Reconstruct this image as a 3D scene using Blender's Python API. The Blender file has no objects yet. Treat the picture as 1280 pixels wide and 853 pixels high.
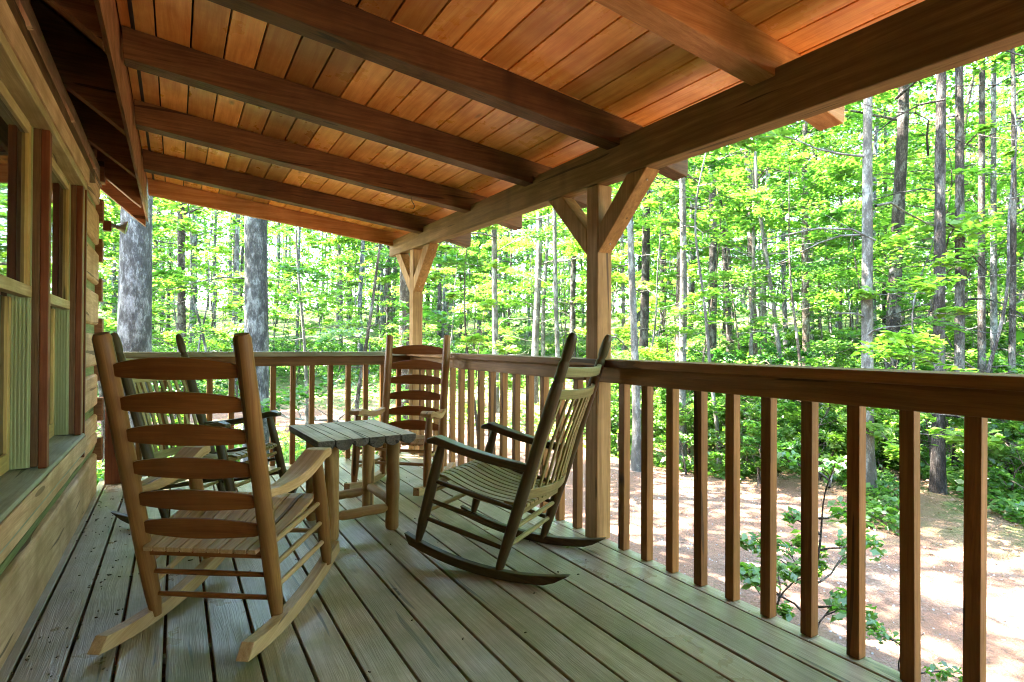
import bpy, math, random
import numpy as np
from mathutils import Vector, Matrix
random.seed(7); rng = np.random.default_rng(11)
sc = bpy.context.scene; col = sc.collection
PI = math.pi

# ------------------------------------------------------------------ camera
YAW, PITCH, ROLL = 0.5375, 0.0058, 0.0057
CX, CZ, FPX = 0.4583, 1.0238, 706.0
def ground_at(u, d):
    """world x, y of a spot d metres ahead, in the direction of photo column u"""
    k = (u-640)/FPX*d
    return (CX+d*math.sin(YAW)+k*math.cos(YAW), d*math.cos(YAW)-k*math.sin(YAW))
F = Vector((math.sin(YAW)*math.cos(PITCH), math.cos(YAW)*math.cos(PITCH), math.sin(PITCH)))
R = Vector((math.cos(YAW), -math.sin(YAW), 0)); U = R.cross(F)
R2 = R*math.cos(ROLL)+U*math.sin(ROLL); U2 = -R*math.sin(ROLL)+U*math.cos(ROLL)
cd = bpy.data.cameras.new('camera'); cam = bpy.data.objects.new('camera', cd); col.objects.link(cam)
M = Matrix((R2, U2, -F)).transposed().to_4x4(); M.translation = (CX, 0, CZ); cam.matrix_world = M
cd.sensor_width = 36; cd.lens = FPX/1280*36; cd.clip_start = .02; cd.clip_end = 2000
sc.camera = cam

# ------------------------------------------------------------------ materials
def new_mat(name):
    m = bpy.data.materials.new(name); m.use_nodes = True
    nt = m.node_tree; b = nt.nodes['Principled BSDF']
    return m, nt, b
def N(nt, t, **kw):
    n = nt.nodes.new(t)
    for k, v in kw.items():
        if k in ('operation','blend_type','data_type','attribute_name','noise_dimensions','feature','vector_type','clamp_factor'): setattr(n, k, v)
        else: n.inputs[k].default_value = v
    return n
def L(nt, a, b): nt.links.new(a, b)
def mixc(nt, fac, a, b, mode='MIX'):
    n = nt.nodes.new('ShaderNodeMix'); n.data_type = 'RGBA'; n.blend_type = mode
    for sock, v in ((0, fac), (6, a), (7, b)):
        if hasattr(v, 'links'): L(nt, v, n.inputs[sock])
        else: n.inputs[sock].default_value = v if sock == 0 else (*v, 1)
    return n.outputs[2]
def ramp(nt, src, stops):
    n = nt.nodes.new('ShaderNodeValToRGB'); e = n.color_ramp.elements
    while len(e) < len(stops): e.new(.5)
    for i, (p, c) in enumerate(stops):
        e[i].position = p; e[i].color = (*c, 1) if isinstance(c, tuple) else (c, c, c, 1)
    L(nt, src, n.inputs[0]); return n.outputs[0]

def wood(name, c1, c2, rough=.6, knots=.6, stain=None, stain_amt=.5, var=.35, bump=.25, spec=.18, cscale=1.0, checks=.8):
    """boards: grain runs along x of the mesh attribute gco, tone varies with the attribute rnd"""
    m, nt, b = new_mat(name)
    g = N(nt, 'ShaderNodeAttribute', attribute_name='gco'); r = N(nt, 'ShaderNodeAttribute', attribute_name='rnd')
    # broad warp so that the grain swirls
    w = N(nt, 'ShaderNodeTexNoise', Scale=1.0, Detail=2.0)
    mw = N(nt, 'ShaderNodeMapping'); mw.inputs['Scale'].default_value = (1.3, 7, 7); L(nt, g.outputs['Vector'], mw.inputs[0]); L(nt, mw.outputs[0], w.inputs['Vector'])
    ad = N(nt, 'ShaderNodeVectorMath', operation='MULTIPLY_ADD'); L(nt, w.outputs['Color'], ad.inputs[0])
    ad.inputs[1].default_value = (.0, .06, .06); L(nt, g.outputs['Vector'], ad.inputs[2])
    mp = N(nt, 'ShaderNodeMapping'); mp.inputs['Scale'].default_value = (2.2, 75*cscale, 75*cscale); L(nt, ad.outputs[0], mp.inputs[0])
    n1 = N(nt, 'ShaderNodeTexNoise', Scale=1.0, Detail=4.0, Roughness=.6); L(nt, mp.outputs[0], n1.inputs['Vector'])
    mp2 = N(nt, 'ShaderNodeMapping'); mp2.inputs['Scale'].default_value = (6, 320, 320); L(nt, ad.outputs[0], mp2.inputs[0])
    n2 = N(nt, 'ShaderNodeTexNoise', Scale=1.0, Detail=2.0); L(nt, mp2.outputs[0], n2.inputs['Vector'])
    f = ramp(nt, n1.outputs['Fac'], [(.34, 0.), (.65, 1.)])
    c = mixc(nt, f, c1, tuple(min(1, x*1.04) for x in c2))
    c = mixc(nt, .3, c, n2.outputs['Fac'], 'OVERLAY')
    # knots
    mk = N(nt, 'ShaderNodeMapping'); mk.inputs['Scale'].default_value = (3.2, 8.5, .02); L(nt, ad.outputs[0], mk.inputs[0])
    v = N(nt, 'ShaderNodeTexVoronoi', Scale=1.0); L(nt, mk.outputs[0], v.inputs['Vector'])
    k = ramp(nt, v.outputs['Distance'], [(.05, 1.), (.10, .45), (.16, 0.)])
    sel = ramp(nt, v.outputs['Color'], [(.60, 0.), (.64, 1.)])
    k0 = N(nt, 'ShaderNodeMath', operation='MULTIPLY'); L(nt, k, k0.inputs[0]); L(nt, sel, k0.inputs[1])
    kk = N(nt, 'ShaderNodeMath', operation='MULTIPLY'); L(nt, k0.outputs[0], kk.inputs[0]); kk.inputs[1].default_value = min(1, knots*1.35)
    c = mixc(nt, kk.outputs[0], c, tuple(x*.3 for x in c1))
    if checks:
        mc = N(nt, 'ShaderNodeMapping'); mc.inputs['Scale'].default_value = (1.1, 26, 26); L(nt, ad.outputs[0], mc.inputs[0])
        cn = N(nt, 'ShaderNodeTexNoise', Scale=1.0, Detail=1.0); L(nt, mc.outputs[0], cn.inputs['Vector'])
        cr = ramp(nt, cn.outputs['Fac'], [(.292, 1.), (.305, 0.)])
        cm = N(nt, 'ShaderNodeMath', operation='MULTIPLY'); L(nt, cr, cm.inputs[0]); cm.inputs[1].default_value = checks
        c = mixc(nt, cm.outputs[0], c, tuple(x*.18 for x in c1))
    # blotches of wear / stain
    s = N(nt, 'ShaderNodeTexNoise', Scale=3.5, Detail=5.0, Roughness=.62); L(nt, g.outputs['Vector'], s.inputs['Vector'])
    sm = ramp(nt, s.outputs['Fac'], [(.42, 0.), (.66, stain_amt)])
    c = mixc(nt, sm, c, stain if stain else tuple(x*.6 for x in c1))
    # tone per board
    t = N(nt, 'ShaderNodeMapRange'); L(nt, r.outputs['Fac'], t.inputs[0]); t.inputs[3].default_value = 1-var; t.inputs[4].default_value = 1+var*.6
    hs = N(nt, 'ShaderNodeHueSaturation'); L(nt, t.outputs[0], hs.inputs['Value']); L(nt, c, hs.inputs['Color'])
    L(nt, hs.outputs[0], b.inputs['Base Color'])
    rr = N(nt, 'ShaderNodeMapRange'); L(nt, s.outputs['Fac'], rr.inputs[0]); rr.inputs[1].default_value = .3; rr.inputs[2].default_value = .7
    rr.inputs[3].default_value = rough-.1; rr.inputs[4].default_value = rough+.12; L(nt, rr.outputs[0], b.inputs['Roughness'])
    b.inputs['Specular IOR Level'].default_value = spec
    bp = N(nt, 'ShaderNodeBump', Strength=bump, Distance=.003)
    am = N(nt, 'ShaderNodeMath', operation='ADD'); L(nt, n1.outputs['Fac'], am.inputs[0]); L(nt, n2.outputs['Fac'], am.inputs[1])
    L(nt, am.outputs[0], bp.inputs['Height']); L(nt, bp.outputs[0], b.inputs['Normal'])
    return m

MAT = {}
MAT['deck'] = wood('weathered_deck_wood', (0.252,0.174,0.100), (0.389,0.285,0.183), rough=.34, knots=.5, stain=(0.168,0.153,0.051), stain_amt=.7, var=.22, bump=.5, spec=.45)
MAT['ceiling'] = wood('orange_pine_boards', (.68,.24,.048), (.82,.41,.115), rough=.32, knots=.8, stain=(0.447,0.141,0.022), stain_amt=.5, var=.55, bump=.15, cscale=.5, checks=0, spec=.4)
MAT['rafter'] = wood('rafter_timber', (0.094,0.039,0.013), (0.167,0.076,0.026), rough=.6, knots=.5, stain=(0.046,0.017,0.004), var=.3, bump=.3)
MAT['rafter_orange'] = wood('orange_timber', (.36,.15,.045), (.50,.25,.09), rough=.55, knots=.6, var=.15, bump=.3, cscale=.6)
MAT['beam'] = wood('beam_timber', (0.150,0.079,0.029), (0.244,0.139,0.056), rough=.7, knots=.35, stain=(0.113,0.081,0.033), var=.1, bump=.4, cscale=.7)
MAT['post'] = wood('post_timber', (0.225,0.110,0.033), (0.349,0.185,0.064), rough=.65, knots=.8, var=.2, bump=.3, cscale=.7)
MAT['rail'] = wood('rail_timber', (0.145,0.054,0.012), (0.242,0.102,0.024), rough=.6, knots=.8, stain=(0.132,0.073,0.019), var=.25, bump=.3, cscale=.7)
MAT['cap'] = wood('weathered_rail_cap', (0.186,0.143,0.076), (0.323,0.258,0.145), rough=.6, knots=.4, stain=(0.128,0.143,0.060), var=.15, bump=.4)
MAT['log'] = wood('sawn_log_wall', (0.495,0.289,0.158), (0.673,0.434,0.264), rough=.75, knots=.5, stain=(0.317,0.190,0.083), stain_amt=.6, var=.15, bump=.7, cscale=.5)
MAT['green'] = wood('green_tinged_batten', (.17,.20,.075), (.27,.31,.13), rough=.7, knots=.1, var=.1, bump=.3)
MAT['redwood'] = wood('reddish_trim_wood', (0.141,0.037,0.014), (0.224,0.070,0.025), rough=.5, knots=.4, var=.35, bump=.2)
MAT['browntrim'] = wood('brown_trim_wood', (0.119,0.056,0.022), (0.196,0.100,0.041), rough=.55, knots=.4, var=.3, bump=.3)
MAT['tan'] = wood('tan_window_wood', (0.393,0.274,0.125), (0.524,0.390,0.203), rough=.5, knots=.1, var=.15, bump=.15)
MAT['yellow'] = wood('yellow_sash_wood', (.46,.29,.085), (.58,.40,.14), rough=.45, knots=.1, var=.15, bump=.1)
MAT['sill'] = wood('painted_grey_sill', (.28,.26,.18), (.38,.36,.26), rough=.6, knots=.1, stain=(.2,.2,.13), var=.1, bump=.2)
MAT['eave'] = wood('dark_eave_wood', (0.230,0.088,0.037), (0.365,0.156,0.069), rough=.6, knots=.3, var=.3, bump=.2)
MAT['chair_post'] = wood('orange_chair_wood', (0.184,0.072,0.018), (0.253,0.114,0.032), rough=.42, knots=.15, stain=(0.150,0.069,0.020), var=.15, bump=.15)
MAT['chair_slat'] = wood('brown_ladder_slat', (0.173,0.050,0.009), (0.230,0.076,0.016), rough=.38, knots=.1, var=.15, bump=.15)
MAT['chair_board'] = wood('sawn_chair_board', (0.365,0.195,0.077), (0.493,0.296,0.140), rough=.5, knots=.2, stain=(0.255,0.156,0.070), var=.2, bump=.2)
MAT['dark_post'] = wood('dark_chair_wood', (0.051,0.031,0.012), (0.095,0.057,0.024), rough=.38, knots=.1, stain=(0.080,0.074,0.031), var=.2, bump=.2)
MAT['dark_slat'] = wood('weathered_chair_slat', (0.248,0.185,0.067), (0.363,0.284,0.120), rough=.45, knots=.1, stain=(0.165,0.173,0.047), var=.2, bump=.2)
MAT['table_log'] = wood('peeled_log', (0.290,0.140,0.040), (0.422,0.233,0.079), rough=.5, knots=.5, stain=(0.176,0.093,0.033), var=.2, bump=.3, cscale=.5)
MAT['table_top'] = wood('grey_table_plank', (0.484,0.387,0.309), (0.665,0.548,0.459), rough=.6, knots=.4, stain=(0.242,0.236,0.150), var=.15, bump=.4)
MAT['bark_edge'] = wood('bark_plank_edge', (.10,.08,.06), (.2,.16,.12), rough=.9, knots=.2, var=.2, bump=1.0)

def plain(name, c, rough=.5, metal=0., spec=.5):
    m, nt, b = new_mat(name)
    n = N(nt, 'ShaderNodeTexNoise', Scale=30.0, Detail=3.0)
    cc = mixc(nt, n.outputs['Fac'], tuple(x*.75 for x in c), tuple(min(1, x*1.15) for x in c)); L(nt, cc, b.inputs['Base Color'])
    b.inputs['Roughness'].default_value = rough; b.inputs['Metallic'].default_value = metal; b.inputs['Specular IOR Level'].default_value = spec
    return m
MAT['glass'] = plain('window_glass', (.012,.014,.012), .02, 0, .6)
MAT['vinyl'] = plain('ribbed_jamb_liner', (.36,.38,.17), .5)
MAT['metal'] = plain('grey_metal', (.35,.35,.34), .4, .7)
MAT['darkmetal'] = plain('dark_metal', (.05,.045,.04), .5, .6)
MAT['litter'] = plain('dry_litter', (.07,.045,.02), .9)
MAT['shingle'] = plain('roof_shingle', (.06,.055,.05), .9)

def leaf_mat(name, c1, c2, trans=.5):
    m, nt, b = new_mat(name); nt.nodes.remove(b)
    out = nt.nodes['Material Output']
    r = N(nt, 'ShaderNodeAttribute', attribute_name='rnd')
    oi = nt.nodes.new('ShaderNodeObjectInfo')
    c = mixc(nt, r.outputs['Fac'], c1, c2)
    hs = N(nt, 'ShaderNodeHueSaturation'); L(nt, c, hs.inputs['Color'])
    mr = N(nt, 'ShaderNodeMapRange'); L(nt, oi.outputs['Random'], mr.inputs[0]); mr.inputs[3].default_value = .475; mr.inputs[4].default_value = .515; L(nt, mr.outputs[0], hs.inputs['Hue'])
    mv = N(nt, 'ShaderNodeMapRange'); L(nt, oi.outputs['Random'], mv.inputs[0]); mv.inputs[3].default_value = 1.15; mv.inputs[4].default_value = .85; L(nt, mv.outputs[0], hs.inputs['Value'])
    d = nt.nodes.new('ShaderNodeBsdfDiffuse'); t = nt.nodes.new('ShaderNodeBsdfTranslucent'); g = nt.nodes.new('ShaderNodeBsdfGlossy')
    L(nt, hs.outputs[0], d.inputs[0])
    tc = mixc(nt, 1., hs.outputs[0], (1.3, 1.7, .6), 'MULTIPLY'); L(nt, tc, t.inputs[0])
    g.inputs['Roughness'].default_value = .4; g.inputs['Color'].default_value = (1,1,1,1)
    m1 = nt.nodes.new('ShaderNodeMixShader'); m1.inputs[0].default_value = trans; L(nt, d.outputs[0], m1.inputs[1]); L(nt, t.outputs[0], m1.inputs[2])
    m2 = nt.nodes.new('ShaderNodeMixShader'); m2.inputs[0].default_value = .04; L(nt, m1.outputs[0], m2.inputs[1]); L(nt, g.outputs[0], m2.inputs[2])
    L(nt, m2.outputs[0], out.inputs[0]); return m
MAT['leaf'] = leaf_mat('maple_leaf', (.048,.125,.022), (.108,.195,.04))
MAT['leaf_y'] = leaf_mat('young_leaf', (.085,.175,.028), (.165,.26,.05))
MAT['leaf_d'] = leaf_mat('deep_green_leaf', (.03,.095,.02), (.07,.16,.03))

MAT['dry_leaf'] = leaf_mat('dry_fallen_leaf', (.14,.075,.04), (.30,.18,.11), .15)
MAT['stone'] = leaf_mat('gravel_stone', (.10,.09,.085), (.34,.31,.29), 0.)
def bark(name, c1, c2, sx=5, sz=1.6, lichen=(.4,.42,.38), la=.4, bump=1.):
    m, nt, b = new_mat(name)
    tc = nt.nodes.new('ShaderNodeTexCoord')
    mp = N(nt, 'ShaderNodeMapping'); mp.inputs['Scale'].default_value = (sx, sx, sz); L(nt, tc.outputs['Object'], mp.inputs[0])
    n = N(nt, 'ShaderNodeTexNoise', Scale=4.0, Detail=7.0, Roughness=.8); L(nt, mp.outputs[0], n.inputs['Vector'])
    dn = N(nt, 'ShaderNodeTexNoise', Scale=4.0, Detail=3.0); L(nt, mp.outputs[0], dn.inputs['Vector'])
    dv = N(nt, 'ShaderNodeVectorMath', operation='MULTIPLY_ADD'); L(nt, dn.outputs['Color'], dv.inputs[0]); dv.inputs[1].default_value = (.45, .45, .45); L(nt, mp.outputs[0], dv.inputs[2])
    v = N(nt, 'ShaderNodeTexVoronoi', Scale=5.0); v.feature = 'DISTANCE_TO_EDGE'; L(nt, dv.outputs[0], v.inputs['Vector'])
    a = N(nt, 'ShaderNodeMath', operation='MULTIPLY'); L(nt, ramp(nt, v.outputs['Distance'], [(0., .35), (.22, 1.)]), a.inputs[0]); L(nt, n.outputs['Fac'], a.inputs[1])
    c = mixc(nt, ramp(nt, a.outputs[0], [(.15, 0.), (.6, 1.)]), c1, c2)
    n2 = N(nt, 'ShaderNodeTexNoise', Scale=2.2, Detail=5.0, Roughness=.6); L(nt, tc.outputs['Object'], n2.inputs['Vector'])
    c = mixc(nt, ramp(nt, n2.outputs['Fac'], [(.48, 0.), (.6, la)]), c, lichen)
    mpp = N(nt, 'ShaderNodeMapping'); mpp.inputs['Scale'].default_value = (5, 5, 2.0); L(nt, tc.outputs['Object'], mpp.inputs[0])
    n3 = N(nt, 'ShaderNodeTexNoise', Scale=1.6, Detail=9.0, Roughness=.72); L(nt, mpp.outputs[0], n3.inputs['Vector'])
    c = mixc(nt, ramp(nt, n3.outputs['Fac'], [(.42, .95), (.50, .6), (.535, 0.)]), c, tuple(x*.75 for x in c1))
    L(nt, c, b.inputs['Base Color']); b.inputs['Roughness'].default_value = .95; b.inputs['Specular IOR Level'].default_value = .15
    bp = N(nt, 'ShaderNodeBump', Strength=bump, Distance=.03); L(nt, a.outputs[0], bp.inputs['Height']); L(nt, bp.outputs[0], b.inputs['Normal'])
    return m
MAT['bark_grey'] = bark('furrowed_grey_bark', (.07,.064,.06), (.24,.225,.21), 9, 2.0, (.36,.36,.35), .6)
MAT['bark_white'] = bark('whitish_furrowed_bark', (.11,.10,.095), (.42,.40,.39), 13, 3., (.52,.50,.50), .6)
MAT['bark_pale'] = bark('pale_smooth_bark', (.085,.075,.062), (.20,.18,.155), 7, 3., (.30,.30,.27), .5, .4)
MAT['bark_dark'] = bark('dark_pine_bark', (.035,.028,.024), (.12,.095,.08), 9, 1.7, (.25,.25,.22), .5)
MAT['bark_brown'] = bark('brown_bark', (.07,.05,.035), (.22,.17,.13), 6, 2., (.33,.33,.28), .5)

def ground_material(name, gravel):
    m, nt, b = new_mat(name)
    tc = nt.nodes.new('ShaderNodeTexCoord'); O = tc.outputs['Object']
    def noi(s, d=5., r=.6):
        n = N(nt, 'ShaderNodeTexNoise', Scale=s, Detail=d, Roughness=r); L(nt, O, n.inputs['Vector']); return n.outputs['Fac']
    big, mid, fine = noi(.45, 4.), noi(2.6), noi(55., 6., .75)
    v = N(nt, 'ShaderNodeTexVoronoi', Scale=38.0); L(nt, O, v.inputs['Vector'])
    # gravel stones: tone per cell
    st = mixc(nt, ramp(nt, v.outputs['Color'], [(.2, 0.), (.8, 1.)]), (.07,.052,.043), (.175,.145,.122))
    dirt = mixc(nt, mid, (.15,.075,.048), (.215,.125,.085))
    litter = mixc(nt, fine, (.11,.065,.038), (.27,.175,.105))
    grass = mixc(nt, fine, (.03,.07,.015), (.075,.13,.03))
    if gravel:
        c = mixc(nt, ramp(nt, big, [(.50, 0.), (.66, .85)]), dirt, st)
        c = mixc(nt, ramp(nt, mid, [(.55, 0.), (.7, .55)]), c, litter)
    else:
        at = N(nt, 'ShaderNodeAttribute', attribute_name='near'); ag = N(nt, 'ShaderNodeAttribute', attribute_name='lawn')
        c = mixc(nt, ramp(nt, mid, [(.45, 0.), (.6, .8)]), litter, grass)
        c = mixc(nt, ag.outputs['Fac'], c, grass)
        a = N(nt, 'ShaderNodeMath', operation='MULTIPLY_ADD'); L(nt, big, a.inputs[0]); a.inputs[1].default_value = .9; L(nt, at.outputs['Fac'], a.inputs[2])
        dd = mixc(nt, ramp(nt, fine, [(.4, 0.), (.6, .7)]), dirt, litter)
        c = mixc(nt, ramp(nt, a.outputs[0], [(.75, 0.), (1.0, 1.)]), c, dd)
    L(nt, c, b.inputs['Base Color']); b.inputs['Roughness'].default_value = .95; b.inputs['Specular IOR Level'].default_value = .1
    h = N(nt, 'ShaderNodeMath', operation='ADD'); L(nt, fine, h.inputs[0]); L(nt, v.outputs['Distance'], h.inputs[1])
    bp = N(nt, 'ShaderNodeBump', Strength=.8, Distance=.02); L(nt, h.outputs[0], bp.inputs['Height']); L(nt, bp.outputs[0], b.inputs['Normal'])
    return m
MAT['ground'] = ground_material('forest_floor', False)
MAT['gravel'] = ground_material('gravel_and_red_dirt', True)

# ------------------------------------------------------------------ mesh builder
class MB:
    def __init__(s): s.v = []; s.f = []; s.g = []; s.r = []
    def add(s, vs, fs, gs, rnd=None):
        o = len(s.v); r = random.random() if rnd is None else rnd
        off = (random.random()*9, random.random()*9, random.random()*9)
        s.v += [tuple(v) for v in vs]; s.f += [tuple(i+o for i in f) for f in fs]
        s.g += [(g[0]+off[0], g[1]+off[1], g[2]+off[2]) for g in gs]; s.r += [r]*len(vs)
        return s
    def box(s, x0, x1, y0, y1, z0, z1, ax=None, rnd=None):
        d = (x1-x0, y1-y0, z1-z0)
        if ax is None: ax = d.index(max(d))
        vs = [(x, y, z) for x in (x0, x1) for y in (y0, y1) for z in (z0, z1)]
        fs = [(0,1,3,2), (4,6,7,5), (0,4,5,1), (2,3,7,6), (0,2,6,4), (1,5,7,3)]
        o = [(0,1,2), (1,0,2), (2,0,1)][ax]
        return s.add(vs, fs, [(v[o[0]], v[o[1]], v[o[2]]) for v in vs], rnd)
    def hull(s, secs, side, up, cyc=False, rnd=None):
        """loft through rectangular or any equal-length sections; secs = list of lists of 3D points"""
        n = len(secs[0]); vs = []; gs = []; t = 0; prev = None
        for sct in secs:
            c = sum((Vector(q) for q in sct), Vector())/n
            if prev is not None: t += (c-prev).length
            prev = c
            for q in sct:
                q = Vector(q); vs.append(q); gs.append((t, (q-c).dot(side)+c.dot(side)*0, (q-c).dot(up)))
        fs = []
        for i in range(len(secs)-1):
            for j in range(n):
                a, b2 = i*n+j, i*n+(j+1) % n
                fs.append((a, b2, b2+n, a+n))
        fs.append(tuple(reversed(range(n)))); fs.append(tuple(range((len(secs)-1)*n, len(secs)*n)))
        return s.add(vs, fs, gs, rnd)
    def bar(s, p0, p1, w, h, up=(0,0,1), rnd=None, w1=None, h1=None):
        p0, p1 = Vector(p0), Vector(p1); d = (p1-p0).normalized(); up = Vector(up)
        sd = d.cross(up).normalized(); u = sd.cross(d).normalized()
        secs = []
        for p, a, b in ((p0, w, h), (p1, w1 or w, h1 or h)):
            secs.append([p+sd*x*a/2+u*z*b/2 for x, z in ((-1,-1), (1,-1), (1,1), (-1,1))])
        return s.hull(secs, sd, u, rnd=rnd)
    def tube(s, pts, rad, n=12, rnd=None):
        pts = [Vector(p) for p in pts]; vs = []; gs = []; fs = []; t = 0
        if not hasattr(rad, '__len__'): rad = [rad]*len(pts)
        d0 = (pts[-1]-pts[0]).normalized(); ref = Vector((1,0,0)) if abs(d0.x) < .8 else Vector((0,1,0))
        for i, p in enumerate(pts):
            d = (pts[min(i+1, len(pts)-1)]-pts[max(i-1, 0)]).normalized()
            a = d.cross(ref).normalized(); b = d.cross(a)
            if i: t += (p-pts[i-1]).length
            for k in range(n):
                an = 2*PI*k/n; q = (a*math.cos(an)+b*math.sin(an))*rad[i]
                vs.append(p+q); gs.append((t, q.dot(a), q.dot(b)))
        for i in range(len(pts)-1):
            for k in range(n):
                k2 = (k+1) % n; fs.append((i*n+k, i*n+k2, (i+1)*n+k2, (i+1)*n+k))
        fs.append(tuple(reversed(range(n)))); fs.append(tuple((len(pts)-1)*n+k for k in range(n)))
        return s.add(vs, fs, gs, rnd)
    def prism(s, poly, axis, a0, a1, gax=0, rnd=None):
        """poly = 2D outline in the two other axes, extruded from a0 to a1 along axis; gax = which axis carries the grain"""
        n = len(poly); vs = []
        for a in (a0, a1):
            for (u, w) in poly:
                vs.append({0: (a, u, w), 1: (u, a, w), 2: (u, w, a)}[axis])
        fs = [(i, (i+1) % n, n+(i+1) % n, n+i) for i in range(n)]+[tuple(reversed(range(n))), tuple(range(n, 2*n))]
        o = [(0,1,2), (1,0,2), (2,0,1)][gax]
        return s.add(vs, fs, [(v[o[0]], v[o[1]], v[o[2]]) for v in vs], rnd)
    def build(s, name, mat, parent=None, bevel=0., smooth=False, xf=None):
        me = bpy.data.meshes.new(name); me.from_pydata(s.v, [], s.f)
        me.attributes.new('gco', 'FLOAT_VECTOR', 'POINT').data.foreach_set('vector', np.array(s.g, 'f').ravel())
        me.attributes.new('rnd', 'FLOAT', 'POINT').data.foreach_set('value', np.array(s.r, 'f'))
        import bmesh
        bm = bmesh.new(); bm.from_mesh(me); bmesh.ops.recalc_face_normals(bm, faces=bm.faces); bm.to_mesh(me); bm.free()
        me.materials.append(MAT[mat]); o = bpy.data.objects.new(name, me); col.objects.link(o)
        if parent is not None: o.parent = parent
        if smooth:
            me.shade_smooth(); 
            me.set_sharp_from_angle(angle=math.radians(50))
        if bevel:
            b = o.modifiers.new('bevel', 'BEVEL'); b.width = bevel; b.segments = 2; b.limit_method = 'ANGLE'; b.angle_limit = math.radians(40)
        return o
def tag(o, label=None, cat=None, group=None, kind=None):
    if label: o['label'] = label
    if cat: o['category'] = cat
    if group: o['group'] = group
    if kind: o['kind'] = kind
    return o
def empty(name, loc=(0,0,0), label=None, cat=None, group=None):
    o = bpy.data.objects.new(name, None); col.objects.link(o); o.location = loc; o.empty_display_size = .1
    return tag(o, label, cat, group)

def lerp(a, b, t): return a+(b-a)*t
# ------------------------------------------------------------------ deck
DY0, DY1 = -6.0, 5.14
gaps = [.034]+[.168+.1335*k for k in range(11)]+[1.503+.1412*k for k in range(1, 7)]
edges = [-.02]+gaps+[2.43]
m = MB()
for i in range(len(edges)-1):
    a, b = edges[i]+.005, edges[i+1]-.005
    cut = random.choice([None, 1.0, 2.2, 3.3, -.6]) if i in (6, 12) else None
    if i == 2: cut = None
    if i == 18: cut = 1.16
    segs = [(DY0, DY1)] if cut is None else [(DY0, cut-.0015), (cut+.0015, DY1)]
    for y0, y1 in segs:
        dz = random.uniform(-.0012, .0012)
        m.box(a, b, y0, y1, -.035+dz, dz, 1)
deck = m.build('porch_deck', 'deck', bevel=.003); tag(deck, kind='structure')
m = MB()
m.box(2.385, 2.424, DY0, DY1-.01, -.24, -.04, 1); m.box(-.02, 2.38, DY1-.06, DY1-.02, -.24, -.04, 0)
for y in np.arange(DY0+.1, DY1-.2, .45): m.box(-.02, 2.38, y, y+.04, -.22, -.042, 0)
for y in (-.3, 2.34, 4.95): m.box(2.28, 2.38, y-.05, y+.05, -1.2, -.243, 2)
fr = m.build('deck_framing', 'browntrim', bevel=.003); tag(fr, kind='structure')

# dry bits scattered on the boards
m = MB()
for i in range(220):
    if random.random() < .6: x, y = abs(random.gauss(0, .16))+.03, random.uniform(1.2, 4.6)
    else: x, y = random.uniform(.05, 2.38), random.uniform(1.6, 5.0)
    s = random.uniform(.0015, .0045)*(1.8 if random.random() < .06 else 1); a = random.uniform(0, PI)
    pts = [(x+math.cos(a+t)*s*k, y+math.sin(a+t)*s*k, .0032+random.uniform(0, .003)) for t, k in ((0, 1.5), (1.6, .7), (3.1, 1.3), (4.7, .6))]
    bot = [(q[0], q[1], .0012) for q in pts]
    m.add(pts+bot, [(0,1,2,3), (7,6,5,4), (0,4,5,1), (1,5,6,2), (2,6,7,3), (3,7,4,0)], pts+bot)
tag(m.build('leaf_litter', 'litter'), 'dry leaf crumbs and bud scales scattered over the deck boards', 'leaf litter', kind='stuff')

# ------------------------------------------------------------------ porch roof
RY = [-5.3, -4.5, -3.67, -2.85, -2.03, -1.2, -.37, .46, 1.28, 2.12, 2.91, 3.76, 4.70, 5.51]
def rb(x): return 2.235-.108*(x-.27)        # underside of the rafters
roof = empty('porch_roof', (1.3, 2, 2.0), 'low porch roof of orange boards on exposed brown rafters and a long beam', 'porch roof')
def inv(o, root):  # keep world coordinates for children of a translated Empty
    o.matrix_parent_inverse = Matrix.Translation(root.location).inverted(); return o
m = MB(); w = .132; x = .243
SL = math.atan(.108)
while x < 2.74:
    x2 = min(x+w, 2.80)
    for y0, y1 in ((-5.9, -1.2), (-1.2, 2.12), (2.12, 5.62)):
        vs = []
        for xx in (x+.0036, x2-.0036):
            for y in (y0+.001, y1-.001):
                for dz in (.138, .160): vs.append((xx, y, rb(xx)+dz))
        m.add(vs, [(0,1,3,2), (4,6,7,5), (0,4,5,1), (2,3,7,6), (0,2,6,4), (1,5,7,3)], [(v[1], v[0], v[2]) for v in vs])
    x = x2
inv(m.build('ceiling_boards', 'ceiling', roof, bevel=.002), roof)
m = MB(); m.prism([(.26, rb(.26)+.164), (2.86, rb(2.86)+.164), (2.86, rb(2.86)+.19), (.26, rb(.26)+.19)], 1, -5.95, 5.68, 1)
inv(m.build('roof_covering', 'shingle', roof), roof)
for i, y in enumerate(RY):
    wd = .045 if i == len(RY)-1 else (.095 if i != 8 else .1)
    xe = 2.80+random.uniform(-.02, .02)
    m = MB(); poly = [(.258, rb(.258)), (2.43, rb(2.43)), (xe-.01, 1.928), (xe, 1.94), (xe, rb(xe)+.136), (.25, rb(.25)+.136)]
    m.prism(poly, 1, y, y+wd, 0)
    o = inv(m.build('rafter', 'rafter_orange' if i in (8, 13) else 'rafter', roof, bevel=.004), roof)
    if i == 13: o['label'] = 'orange end rafter'
def bz(y): return 1.838+.0150*(y-.5)
m = MB()
secs = []
for y in (-5.9, 0, 1.3, 2.6, 4, 5.2, 5.62):
    b0 = bz(y); t0 = 2.035+.006*y
    secs.append([(2.335, y, b0), (2.425, y, b0), (2.425, y, t0), (2.335, y, t0)])
m.hull(secs, Vector((1,0,0)), Vector((0,0,1)))
inv(m.build('beam', 'beam', roof, bevel=.006), roof)

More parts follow.
